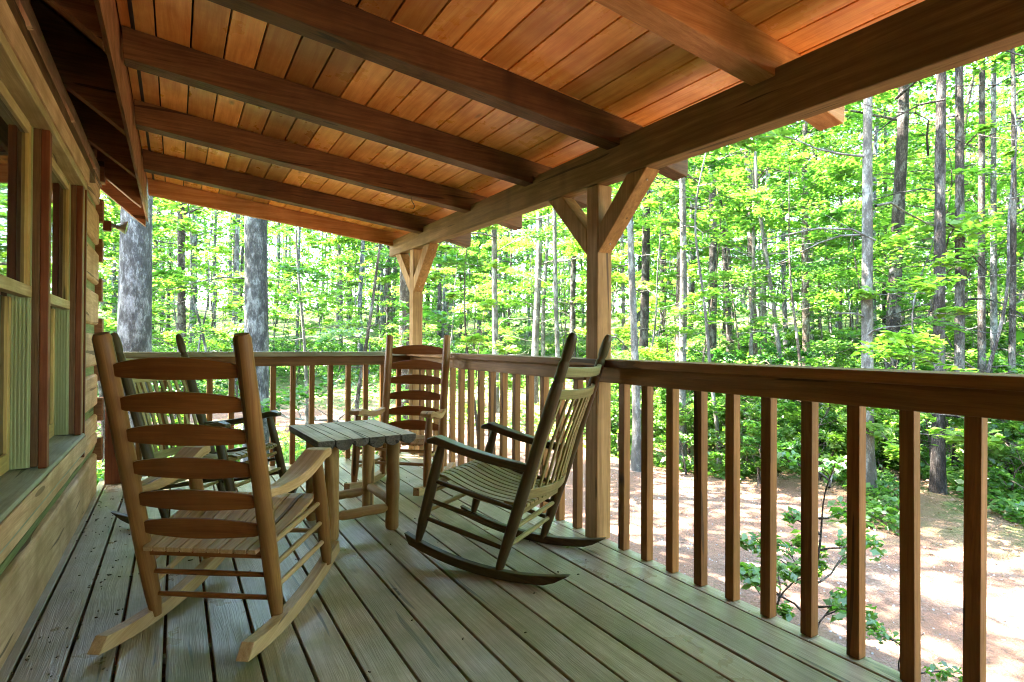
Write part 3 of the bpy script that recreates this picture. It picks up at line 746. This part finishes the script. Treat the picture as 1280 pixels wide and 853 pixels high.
# ------------------------------------------------------------------ foliage
def leaves(cent, nrm, yaw, size, long=1.35):
    """one pointed, slightly folded leaf per row: 5 vertices, 2 quads... built as two triangles-pairs"""
    n = len(cent)
    a = np.stack([np.cos(yaw), np.sin(yaw), np.zeros(n)], -1)
    a -= nrm*(a*nrm).sum(-1, keepdims=True); a /= np.linalg.norm(a, axis=-1, keepdims=True)
    b = np.cross(nrm, a); s = size[:, None]
    fold = nrm*s*.13
    v0 = cent-a*s*.5*long; v1 = cent+b*s*.42+fold; v2 = cent+a*s*.55*long-nrm*s*.1; v3 = cent-b*s*.42+fold
    V = np.stack([v0, v1, v2, v3], 1).reshape(-1, 3)
    i = np.arange(n)*4
    Q = np.stack([i, i+1, i+2, i+3], -1)
    return V, Q
def spray(r, L_, n, size, flat=.35, droop=.25):
    """leaf centres and normals of one bough that grows along +x from the origin, near-horizontal layer"""
    t = r.uniform(.12, 1., n)**.8; w = .42*L_*np.sin(np.clip(t, 0, 1)*PI*.82+.25)
    y = r.uniform(-1, 1, n)*w; x = t*L_+abs(y)*.12
    z = -droop*L_*t*t+r.normal(0, .04*L_+.02, n)+.12*L_*np.sin(t*5+r.uniform(0, 6))*.3
    c = np.stack([x, y, z], -1)
    nr = np.stack([r.normal(0, flat, n), r.normal(0, flat, n), np.ones(n)], -1); nr /= np.linalg.norm(nr, axis=-1, keepdims=True)
    return c, nr, r.uniform(0, 2*PI, n), size*r.uniform(.6, 1.25, n)
def rotz(c, a):
    ca, sa = np.cos(a), np.sin(a); o = c.copy(); o[:, 0] = c[:, 0]*ca-c[:, 1]*sa; o[:, 1] = c[:, 0]*sa+c[:, 1]*ca; return o
def roty(c, a):  # tip up by a
    ca, sa = np.cos(a), np.sin(a); o = c.copy(); o[:, 0] = c[:, 0]*ca-c[:, 2]*sa; o[:, 2] = c[:, 0]*sa+c[:, 2]*ca; return o
def np_tube(pts, rad, n=6):
    pts = np.array(pts, float); K = len(pts); d = np.gradient(pts, axis=0); d /= np.linalg.norm(d, axis=1, keepdims=True)+1e-9
    ref = np.array([0, 0, 1.]) if abs(d[:, 2].mean()) < .8 else np.array([1., 0, 0])
    a = np.cross(d, ref); a /= np.linalg.norm(a, axis=1, keepdims=True); b = np.cross(d, a)
    an = np.arange(n)*2*PI/n
    V = pts[:, None]+(a[:, None]*np.cos(an)[None, :, None]+b[:, None]*np.sin(an)[None, :, None])*np.array(rad)[:, None, None]
    i = np.arange(K-1)[:, None]*n; k = np.arange(n)[None]; k2 = (k+1) % n
    Q = np.stack([i+k, i+k2, i+n+k2, i+n+k], -1).reshape(-1, 4)
    return V.reshape(-1, 3), Q
class Acc:
    def __init__(s): s.V = []; s.Q = []; s.r = []; s.n = 0
    def add(s, V, Q, r=None):
        s.V.append(V); s.Q.append(Q+s.n); s.n += len(V); s.r.append(r if r is not None else np.zeros(len(V)))
    def mesh(s, name, mat, smooth):
        return np_mesh(name, np.concatenate(s.V), np.concatenate(s.Q), mat, (('rnd', np.concatenate(s.r)),), smooth)
def make_tree(seed, h, r0, crown0, nb, blen, nleaf, lsize, barkm, leafm, lean=.02, wiggle=.12, dead=0, forks=0, elev=.25, flat=.35, seglimb=True, curve=0):
    r = np.random.default_rng(seed); tr = Acc(); lf = Acc()
    K = 26; z = np.linspace(-.35, h, K); u = np.clip(z/h, 0, 1)
    ph = r.uniform(0, 6, 4); la = r.uniform(0, 6)
    px = lean*h*u*np.cos(la)+wiggle*(np.sin(u*5+ph[0])-np.sin(ph[0]))*u**.5+.4*wiggle*np.sin(u*13+ph[1])*u+curve*np.sin(u*PI)
    py = lean*h*u*np.sin(la)+wiggle*(np.sin(u*4+ph[2])-np.sin(ph[2]))*u**.5
    ra = r0*(1-.82*u)*(1+.65*np.exp(-np.maximum(z, 0)/.22))*(1+r.uniform(-.03, .03, K)); pts = np.stack([px, py, z], -1)
    zz = np.linspace(-.35, h, K)
    V, Q = np_tube(pts, ra, 14 if r0 > .08 else 7); tr.add(V, Q)
    def at(zq): return np.array([np.interp(zq, zz, px), np.interp(zq, zz, py), zq]), np.interp(zq, zz, ra)
    for k in range(nb):
        t = (k+r.uniform(0, 1))/nb; zq = crown0+(h*.97-crown0)*t
        p, rr = at(zq); a = k*2.4+r.uniform(-.5, .5); bl = blen*(1.05-.65*t)*r.uniform(.55, 1.2); el = elev+r.uniform(-.2, .3)
        K2 = 6; s = np.linspace(0, 1, K2)
        bx = s*bl; bzz = -(.22)*bl*s*s+.03*bl*np.sin(s*7+r.uniform(0, 6)); by = .05*bl*np.sin(s*5+r.uniform(0, 6))
        br = rotz(roty(np.stack([bx, by, bzz], -1), el), a)+p
        V, Q = np_tube(br, np.maximum(rr*.32, .008)*(1-.85*s), 5); tr.add(V, Q)
        # side boughs along the limb
        nside = max(1, int(bl/.55))
        for j in range(nside+1):
            sj = r.uniform(.3, 1.) if j else .55; o = np.array([np.interp(sj, s, bx), np.interp(sj, s, by), np.interp(sj, s, bzz)])
            aj = r.uniform(-1.1, 1.1) if j else 0; sl = bl*r.uniform(.35, .6) if j else bl*.5
            c, nr, yw, sz = spray(r, sl, max(4, int(nleaf*sl/(blen*.5))), lsize, flat)
            tw = np.stack([np.linspace(0, sl*.95, 4), np.zeros(4), -.25*sl*np.linspace(0, 1, 4)**2], -1)
            tw = rotz(roty(rotz(tw, aj)+o, el), a)+p
            V, Q = np_tube(tw, [.006, .004, .003, .002], 3); tr.add(V, Q)
            c = rotz(roty(rotz(c, aj)+o, el), a)+p; nr = rotz(roty(rotz(nr, aj), el*.5), a)
            V, Q = leaves(c, nr, yw, sz); lf.add(V, Q, np.repeat(np.clip(r.uniform(-.15, .15)+r.uniform(.1, .9, len(c)), 0, 1), 4))
    for k in range(dead):
        zq = r.uniform(.8, max(1.5, crown0*1.1)); p, rr = at(zq); a = r.uniform(0, 2*PI); bl = r.uniform(.4, 2.0); el = r.uniform(-.3, .5)
        s = np.linspace(0, 1, 6); br = rotz(roty(np.stack([s*bl, .1*bl*np.sin(s*6+r.uniform(0, 6)), .08*bl*np.sin(s*5)-.1*bl*s], -1), el), a)+p
        V, Q = np_tube(br, .012*(1-.8*s)+.002, 4); tr.add(V, Q)
        for q in range(3):
            i0 = 1+q; b2 = bl*.35; a2 = a+r.uniform(-1, 1); s2 = np.linspace(0, 1, 4)
            tw = rotz(np.stack([s2*b2, 0*s2, r.uniform(-.3, .5)*b2*s2], -1), a2)+br[i0]; V, Q = np_tube(tw, .005*(1-.7*s2), 3); tr.add(V, Q)
    return tr.mesh('trunk', barkm, True), (lf.mesh('crown', leafm, False) if lf.V else None)

TREES = {}
def variants(key, n, **kw):
    TREES[key] = [make_tree(hash_(key)+i, **{k: (v[i % len(v)] if isinstance(v, list) else v) for k, v in kw.items()}) for i in range(n)]
def hash_(s): return sum(ord(c)*(i+3) for i, c in enumerate(s))
variants('tall', 6, h=[17, 19, 16, 20, 18, 15], r0=[.15, .13, .11, .16, .12, .1], crown0=[4.5, 6, 3.2, 7, 4, 2.6], nb=38, blen=3.0, nleaf=90, lsize=[.13, .1, .14, .11, .12, .09], barkm=['bark_grey', 'bark_brown', 'bark_pale', 'bark_dark', 'bark_grey', 'bark_brown'], leafm=['leaf', 'leaf', 'leaf_y', 'leaf_d', 'leaf', 'leaf'], dead=7, wiggle=.3, lean=.03)
variants('pole', 3, h=[18, 16, 19], r0=[.11, .09, .12], crown0=[9, 8, 10], nb=20, blen=2.2, nleaf=60, lsize=.12, barkm=['bark_dark', 'bark_grey', 'bark_dark'], leafm='leaf_d', dead=22, wiggle=.1)
variants('sapling', 7, h=[5.5, 4.2, 7, 3.4, 6, 4.8, 6.5], r0=[.035, .028, .045, .022, .04, .03, .04], crown0=[1.0, .6, 1.6, .5, .9, .8, 1.8], nb=[17, 14, 19, 12, 18, 15, 16], blen=[1.5, 1.2, 1.8, 1.0, 1.7, 1.3, 1.9], nleaf=75, lsize=.085, barkm=['bark_grey', 'bark_brown', 'bark_pale'], leafm=['leaf_y', 'leaf_y', 'leaf', 'leaf_y', 'leaf', 'leaf_y', 'leaf'], elev=.18, flat=.28, wiggle=.2)
variants('shrub', 5, h=[1.3, 1.0, 1.6, .8, 1.2], r0=[.015, .012, .016, .01, .013], crown0=.12, nb=[14, 12, 16, 10, 14], blen=[.75, .6, .8, .5, .65], nleaf=75, lsize=.055, barkm='bark_brown', leafm=['leaf', 'leaf_y', 'leaf_d', 'leaf', 'leaf_y'], elev=.6, flat=.5, wiggle=.1)

def tree(kind, var, x, y, rot=None, scale=1., label='', cat='tree', group=None, name=None, dz=0):
    tm, cm = TREES[kind][var % len(TREES[kind])] if isinstance(kind, str) else kind
    nm = name or {'tall': 'forest_tree', 'pole': 'forest_tree', 'sapling': 'sapling', 'shrub': 'shrub'}[kind]
    t = empty(nm, (x, y, H(x, y)+dz), label, cat, group)
    t.rotation_euler = (0, 0, random.uniform(0, 2*PI) if rot is None else rot); t.scale = (scale,)*3
    link('trunk', tm, t)
    if cm is not None: link('crown', cm, t)
    return t

placed = []
def hand(u, d, dia, label, h=16, crown0=6, nb=16, bark_='bark_grey', leaf_='leaf', dead=4, wig=.08, lean=.01, blen=2.2, seed=0, rot=0, curve=0, name='forest_tree', lsize=.11, nleaf=70):
    x, y = ground_at(u, d)
    k = make_tree(1000+seed, h, dia/2, crown0, nb, blen, nleaf, lsize, bark_, leaf_, lean=lean, wiggle=wig, dead=dead, curve=curve)
    placed.append((x, y, .5)); return tree(k, 0, x, y, rot, 1, label, 'tree', None, name)
hand(166, 6.3, .37, 'thick pale-barked tree trunk beside the cabin corner', bark_='bark_white', seed=1, dead=0, wig=.04, crown0=5.5, nb=30, blen=3.6, h=19, nleaf=80)
hand(322, 8.1, .35, 'thick furrowed grey trunk standing behind the far railing', bark_='bark_grey', seed=2, dead=2, wig=.03, crown0=6, nb=28, blen=3.2, h=19, nleaf=80)
hand(227, 13.5, .21, 'slim dark trunk between the two thick trunks at left', bark_='bark_dark', seed=3, crown0=4.5)
hand(505, 13, .27, 'dark brown trunk just left of the corner post', bark_='bark_brown', seed=4, crown0=5)
hand(803, 13, .23, 'dark trunk with pale patches right of the middle post', bark_='bark_dark', seed=5, crown0=4)
hand(850, 12, .24, 'brown straight trunk second right of the middle post', bark_='bark_brown', seed=6, crown0=4.2)
hand(890, 16, .27, 'dark trunk third right of the middle post', bark_='bark_dark', seed=7, crown0=5)
hand(797, 8.6, .14, 'pale thin trunk standing on the litter beyond the first right balusters', bark_='bark_pale', seed=21, crown0=4.5, dead=2, h=10)
hand(852, 9.4, .15, 'pale straight trunk at the edge of the red dirt', bark_='bark_pale', seed=22, crown0=4.6, dead=2, h=11)
hand(1085, 6.9, .155, 'pale grey slightly curved tree at the driveway edge', bark_='bark_pale', seed=8, crown0=3.4, wig=.05, curve=-.12, dead=4, h=11, nb=12)
hand(1172, 7.0, .145, 'dark straight trunk at right with leafy sprouts around its foot', bark_='bark_dark', seed=9, crown0=7, dead=14)
hand(1198, 8.2, .145, 'dark straight trunk right behind its near twin at right', bark_='bark_dark', seed=10, crown0=7.5, dead=12)
hand(1228, 9.5, .13, 'dark pole-like trunk third from the right edge', bark_='bark_dark', seed=11, crown0=7, dead=12)
hand(1243, 12, .14, 'slim grey trunk second from the right edge', bark_='bark_grey', seed=12, crown0=7, dead=6)
hand(1262, 8.0, .10, 'thin dark trunk close to the right edge', bark_='bark_dark', seed=13, crown0=5, dead=6, h=10)
hand(985, 10.5, .10, 'thin pale forked trunk left of the curved driveway tree', bark_='bark_pale', seed=14, crown0=2.8, wig=.3, h=9, nb=14)
hand(935, 12, .09, 'thin leaning pale stem in the middle of the right view', bark_='bark_pale', seed=15, crown0=3, lean=.09, h=9, nb=12)
hand(620, 15, .18, 'grey twisted trunk behind the near end of the far chairs', bark_='bark_pale', seed=16, crown0=3.6, wig=.35)
hand(668, 17, .24, 'pale twisted trunk left of the middle post', bark_='bark_pale', seed=17, crown0=4, wig=.3)
hand(700, 14, .13, 'slim pale trunk close left of the middle post', bark_='bark_pale', seed=18, crown0=3.4, wig=.2)
# understory that shows large
def sap(u, d, var, sc_, label, rot=None, kind='sapling', name=None, cat='sapling', group=None):
    x, y = ground_at(u, d); placed.append((x, y, .3)); return tree(kind, var, x, y, rot, sc_, label, cat, group, name)
sap(1140, 6.1, 3, .95, 'young bright green maple reaching just above the rail at right', rot=1)
sap(1225, 6.2, 0, .8, 'leafy sapling around the foot of the dark trunks at right', rot=2)
sap(1010, 8.6, 4, .8, 'layered light green sapling left of the curved tree', rot=.4)
sap(900, 8.8, 2, .8, 'layered yellow green sapling above the rail right of the post', rot=2.2)
sap(800, 10.5, 5, 1.0, 'yellow green sapling right beside the middle post', rot=3.3)
sap(600, 9.5, 1, 1.0, 'bright maple sapling above the far right corner of the rail', rot=.9)
sap(445, 8.2, 4, .92, 'broad-leaved young tree reaching under the roof at the far end', rot=5.2)
sap(385, 12, 2, .95, 'green sapling behind the far railing right of the thick grey trunk', rot=1.2)
sap(262, 11, 0, 1.0, 'green sapling between the two thick trunks at left', rot=.2)
sap(205, 9.5, 6, .9, 'dense green sapling close behind the pale thick trunk', rot=4)
sx, sy = 3.3, 1.75
near_shrub = make_tree(77, 1.4, .014, .1, 12, .6, 45, .042, 'bark_brown', 'leaf_y', elev=.6, flat=.5, wiggle=.12)
tree(near_shrub, 0, sx, sy, 1.0, .95, 'thin-stemmed green shrub growing beside the deck edge', 'shrub', None, 'shrub'); 
for i, (x, y, q) in enumerate(((2.95, 1.9, .32), (3.15, 1.4, .38), (2.9, 2.5, .3), (3.5, 1.2, .3), (3.05, .75, .35), (2.85, 3.2, .28))):
    tree('shrub', i, x, y, None, q, 'knee-high green seedling clump growing along the edge of the deck', 'seedling', 'seedling clumps along the deck edge')
tree(near_shrub, 0, 3.0, 1.05, 2.0, .55, 'low leafy shrub close under the near end of the deck', 'shrub', None, 'shrub')
tree('shrub', 3, 3.9, 2.35, 2.0, .8, 'small open green shrub at the inner edge of the driveway', 'shrub')

for i, (x, y, v) in enumerate(((-6.0, 10.5, 2), (-2.4, 13.2, 5), (-8.5, 7.0, 4))):  # out-of-view trees, added to throw dappled shade on the drive
    placed.append((x, y, .8)); tree('tall', v, x, y, None, 1.15, 'unseen leafy tree behind the cabin, added to shade the driveway', 'tree', 'unseen trees added for shade behind the cabin')
def ok(x, y, rad):
    if x < 4.2 and y < 6.5 and x > -7: return False
    if float(path_dist(np.array([x]), np.array([y]))[0]) < rad*.6+1.8: return False
    return all((x-a)**2+(y-b)**2 > (rad+c)**2 for a, b, c in placed)
# the forest, placed by distance bands in front of the porch
G1, G2, G3, G4 = 'trees of the surrounding wood', 'slim dark pole trees of the surrounding wood', 'saplings under the trees', 'shrubs on the forest floor'
def scatter(n, dmin, dmax, kinds, rad, group, umin=-260, umax=1560):
    c = 0; tries = 0
    while c < n and tries < n*60:
        tries += 1
        d = math.sqrt(random.uniform(dmin**2, dmax**2)); u = random.uniform(umin, umax); x, y = ground_at(u, d)
        if y < -5 and x < 6: continue
        if not ok(x, y, rad) or (kinds[0][0] in ('shrub', 'sapling') and 300 < u < 735 and d < 21): continue
        k, lab, cat = random.choice(kinds); placed.append((x, y, rad*.6)); c += 1
        tree(k, random.randrange(7), x, y, None, random.uniform(.8, 1.15), lab, cat, group)
scatter(92, 9.5, 44, [('tall', 'leafy forest tree with grey or brown trunk in the wood beyond the driveway', 'tree')], .8, G1)
scatter(34, 13, 38, [('pole', 'slim dark bare-trunked tree in the wood with dead side twigs', 'tree')], .5, G2)
scatter(185, 8, 34, [('sapling', 'thin layered green sapling growing under the forest trees', 'sapling')], .5, G3)
scatter(125, 6.0, 12, [('shrub', 'low green shrub on the forest floor beyond the driveway', 'shrub')], .15, G4, 700, 1500)
scatter(150, 8, 26, [('shrub', 'low green shrub on the forest floor beyond the driveway', 'shrub')], .35, G4)

# low ground cover: many small leaves near the floor
def cover(n, seed, rmin, rmax):
    r = np.random.default_rng(seed); d = np.sqrt(r.uniform(rmin**2, rmax**2, n)); u = r.uniform(-260, 1560, n)
    k = (u-640)/FPX*d; x = CX+d*math.sin(YAW)+k*math.cos(YAW); y = d*math.cos(YAW)-k*math.sin(YAW)
    clump = np.sin(x*1.7+2*np.sin(y*.9))*np.sin(y*1.5+1.4*np.sin(x*1.1))
    keep = (path_dist(x, y) > 1.75+.4*np.sin(x*2+y)) & ~((x < 2.55) & (y < 5.25)) & (clump > -.55+.5*np.exp(-((path_dist(x, y)-1.7)/1.5)))
    keep &= ~((u > 300) & (u < 735) & (d < 22) & (r.uniform(0, 1, n) < .8))
    x, y = x[keep], y[keep]; n = len(x)
    z = height(x, y)+r.uniform(.01, .30, n)**1.3
    nr = np.stack([r.normal(0, .5, n), r.normal(0, .5, n), np.ones(n)], -1); nr /= np.linalg.norm(nr, axis=1, keepdims=True)
    V, Q = leaves(np.stack([x, y, z], -1), nr, r.uniform(0, 2*PI, n), r.uniform(.03, .075, n)*(1+d[keep]*.035))
    return V, Q, np.repeat(r.uniform(0, 1, n), 4)
V, Q, rr = cover(200000, 5, 3.0, 34); V2, Q2, rr2 = cover(150000, 6, 4.0, 15); Q = np.concatenate([Q, Q2+len(V)]); V = np.concatenate([V, V2]); rr = np.concatenate([rr, rr2])
tag(link('ground_cover', np_mesh('ground_cover', V, Q, 'leaf', (('rnd', rr),), False)), 'low green seedlings and weeds covering the forest floor', 'ground cover', kind='stuff')
r = np.random.default_rng(21); n = 30000
x = r.uniform(2.6, 16, n); y = r.uniform(-3, 16, n); pdv = path_dist(x, y)
kp = (r.uniform(0, 1, n) < np.clip(.03+(pdv-1.1)*.5, .03, 1)); x, y = x[kp], y[kp]; n = len(x)
nr = np.stack([r.normal(0, .35, n), r.normal(0, .35, n), np.ones(n)], -1); nr /= np.linalg.norm(nr, axis=1, keepdims=True)
V, Q = leaves(np.stack([x, y, height(x, y)+.025+r.uniform(0, .015, n)], -1), nr, r.uniform(0, 2*PI, n), r.uniform(.018, .045, n))
tag(link('fallen_leaves', np_mesh('fallen_leaves', V, Q, 'dry_leaf', (('rnd', np.repeat(r.uniform(0, 1, n), 4)),), False)), 'brown fallen leaves strewn over the bank and driveway edges', 'fallen leaves', kind='stuff')
n = 14000; x = r.uniform(2.7, 12, n); y = r.uniform(-3, 17, n); kp = path_dist(x, y) < 1.7; x, y = x[kp], y[kp]; n = len(x)
sz = r.uniform(.004, .014, n); z = height(x, y)+.018; a = r.uniform(0, 2*PI, n)
def pt(da, k, dz): return np.stack([x+np.cos(a+da)*sz*k, y+np.sin(a+da)*sz*k, z+dz*sz], -1)
V = np.stack([pt(0, 1, 0), pt(1.7, .8, 0), pt(3.2, 1.1, 0), pt(4.8, .8, 0), pt(.1, .55, .75), pt(1.8, .5, .7), pt(3.1, .6, .8), pt(4.7, .45, .65)], 1).reshape(-1, 3); i8 = np.arange(n)[:, None]*8
Q = np.concatenate([i8+np.array(f) for f in ((0,1,5,4), (1,2,6,5), (2,3,7,6), (3,0,4,7), (4,5,6,7))])
tag(link('gravel_stones', np_mesh('gravel_stones', V, Q, 'stone', (('rnd', np.repeat(r.uniform(0, 1, n), 8)),), False)), 'loose grey gravel stones on the driveway', 'gravel', kind='stuff')
# grass by the far end
r = np.random.default_rng(3); n = 42000
x = r.uniform(-5, 4.2, n); y = r.uniform(5.3, 15, n); kp = (path_dist(x, y) > 1.5) & (np.sin(x*2.1+1)*np.sin(y*1.8) > -.55); x, y = x[kp], y[kp]; n = len(x)
z = height(x, y); h = r.uniform(.04, .13, n); a = r.uniform(0, 2*PI, n); w = .006
dx, dy = np.cos(a)*w, np.sin(a)*w; lx, ly = r.normal(0, .035, n), r.normal(0, .035, n)
V = np.stack([np.stack([x-dx, y-dy, z-.01], -1), np.stack([x+dx, y+dy, z-.01], -1), np.stack([x+lx+dx*.2, y+ly+dy*.2, z+h], -1), np.stack([x+lx-dx*.2, y+ly-dy*.2, z+h], -1)], 1).reshape(-1, 3)
i4 = np.arange(n)*4
tag(link('grass', np_mesh('grass', V, np.stack([i4, i4+1, i4+2, i4+3], -1), 'leaf_y', (('rnd', np.repeat(r.uniform(0, 1, n), 4)),), False)), 'short bright grass behind the far railing', 'grass', kind='stuff')
# distant wood as one mass
r = np.random.default_rng(9); lf = Acc(); tr = Acc()
for k in range(620):
    if k < 470: d = math.sqrt(r.uniform(38**2, 95**2)); u = r.uniform(-400, 1700); x, y = ground_at(u, d)
    else: d = r.uniform(15, 50); a_ = r.uniform(-1.1, 2.4); x, y = 2+d*math.sin(PI*.62+a_), -2+d*math.cos(PI*.62+a_)  # unseen trees right of and behind the camera, added to darken the porch
    if k >= 470 and (y > 2 or (x > -7 and y > -8 and x < 9)): continue
    z0 = H(x, y)
    hh = r.uniform(14, 22); s = np.linspace(0, 1, 5)
    V, Q = np_tube(np.stack([x+.3*np.sin(s*4+k), y+0*s, z0-.3+s*hh], -1), r.uniform(.1, .2)*(1-.8*s)+.01, 6); tr.add(V, Q)
    for q in range(26):
        zc = z0+hh*(r.uniform(.04, 1.)); sp_ = 2.6*(1-.5*abs(zc-z0)/hh)
        c0 = np.array([x+r.normal(0, sp_), y+r.normal(0, sp_), zc]); n = 26
        c = c0+r.normal(0, 1, (n, 3))*np.array([.9, .9, .22])
        nr = np.stack([r.normal(0, .5, n), r.normal(0, .5, n), np.ones(n)], -1); nr /= np.linalg.norm(nr, axis=1, keepdims=True)
        V, Q = leaves(c, nr, r.uniform(0, 2*PI, n), r.uniform(.2, .42, n)); lf.add(V, Q, np.full(n*4, r.uniform(0, 1)))
dw = link('distant_wood', lf.mesh('distant_wood', 'leaf', False)); tag(dw, 'far mass of green woodland behind the nearer trees', 'woodland', kind='stuff')
dt = link('trunks', tr.mesh('trunks', 'bark_grey', True), dw); dt['kind'] = 'stuff'

# fallen limbs lying on the bank
for i, (u, d, a, ln) in enumerate(((395, 11.5, .5, 3.2), (440, 13, 2.6, 2.6), (940, 9.2, .2, 2.2))):
    x, y = ground_at(u, d); s = np.linspace(0, 1, 8); acc = Acc(); q = random.Random(i)
    base = np.stack([s*ln, .1*np.sin(s*6), .05+.35*s+.05*np.sin(s*9)], -1); V, Q = np_tube(base, .04*(1-.8*s)+.004, 8); acc.add(V, Q)
    for k in range(9):
        i0 = 1+k % 6; s2 = np.linspace(0, 1, 5); bl = q.uniform(.4, 1.2)
        tw = rotz(np.stack([s2*bl, .05*np.sin(s2*6), s2*bl*q.uniform(.1, .9)], -1), q.uniform(-1.3, 1.3))+base[i0]; V, Q = np_tube(tw, .012*(1-.8*s2)+.002, 5); acc.add(V, Q)
    o = link('fallen_branch', acc.mesh('fallen_branch', 'bark_pale', True), None, (x, y, H(x, y))); o.rotation_euler = (0, 0, a)
    tag(o, ['pale dead fallen branch right of the thick grey trunk behind the far rail', 'smaller pale fallen branch near the far driveway', 'pale fallen branch on the litter right of the middle post'][i], 'branch')

# ------------------------------------------------------------------ light
EL, AZ = math.radians(58), math.radians(-48)    # azimuth from +y towards +x
sd_ = Vector((math.sin(AZ)*math.cos(EL), math.cos(AZ)*math.cos(EL), math.sin(EL)))
sl = bpy.data.lights.new('sun', 'SUN'); sl.energy = 4.4; sl.angle = math.radians(.55); sl.color = (1, .95, .86)
so = bpy.data.objects.new('sun', sl); col.objects.link(so); so.rotation_euler = sd_.to_track_quat('Z', 'Y').to_euler(); so.location = sd_*50
w = bpy.data.worlds.new('World'); sc.world = w; w.use_nodes = True; nt = w.node_tree
sky = nt.nodes.new('ShaderNodeTexSky'); sky.sky_type = 'NISHITA'; sky.sun_disc = False; sky.sun_elevation = EL; sky.sun_rotation = AZ
L(nt, sky.outputs[0], nt.nodes['Background'].inputs[0]); nt.nodes['Background'].inputs[1].default_value = .15
sc.view_settings.view_transform = 'Standard'; sc.view_settings.look = 'None'; sc.view_settings.gamma = 1; sc.view_settings.exposure = 5.05
sc.render.engine = 'CYCLES'; sc.cycles.max_bounces = 8; sc.cycles.diffuse_bounces = 5; sc.cycles.transmission_bounces = 4; sc.cycles.use_denoising = True; sc.cycles.filter_width = 1.1
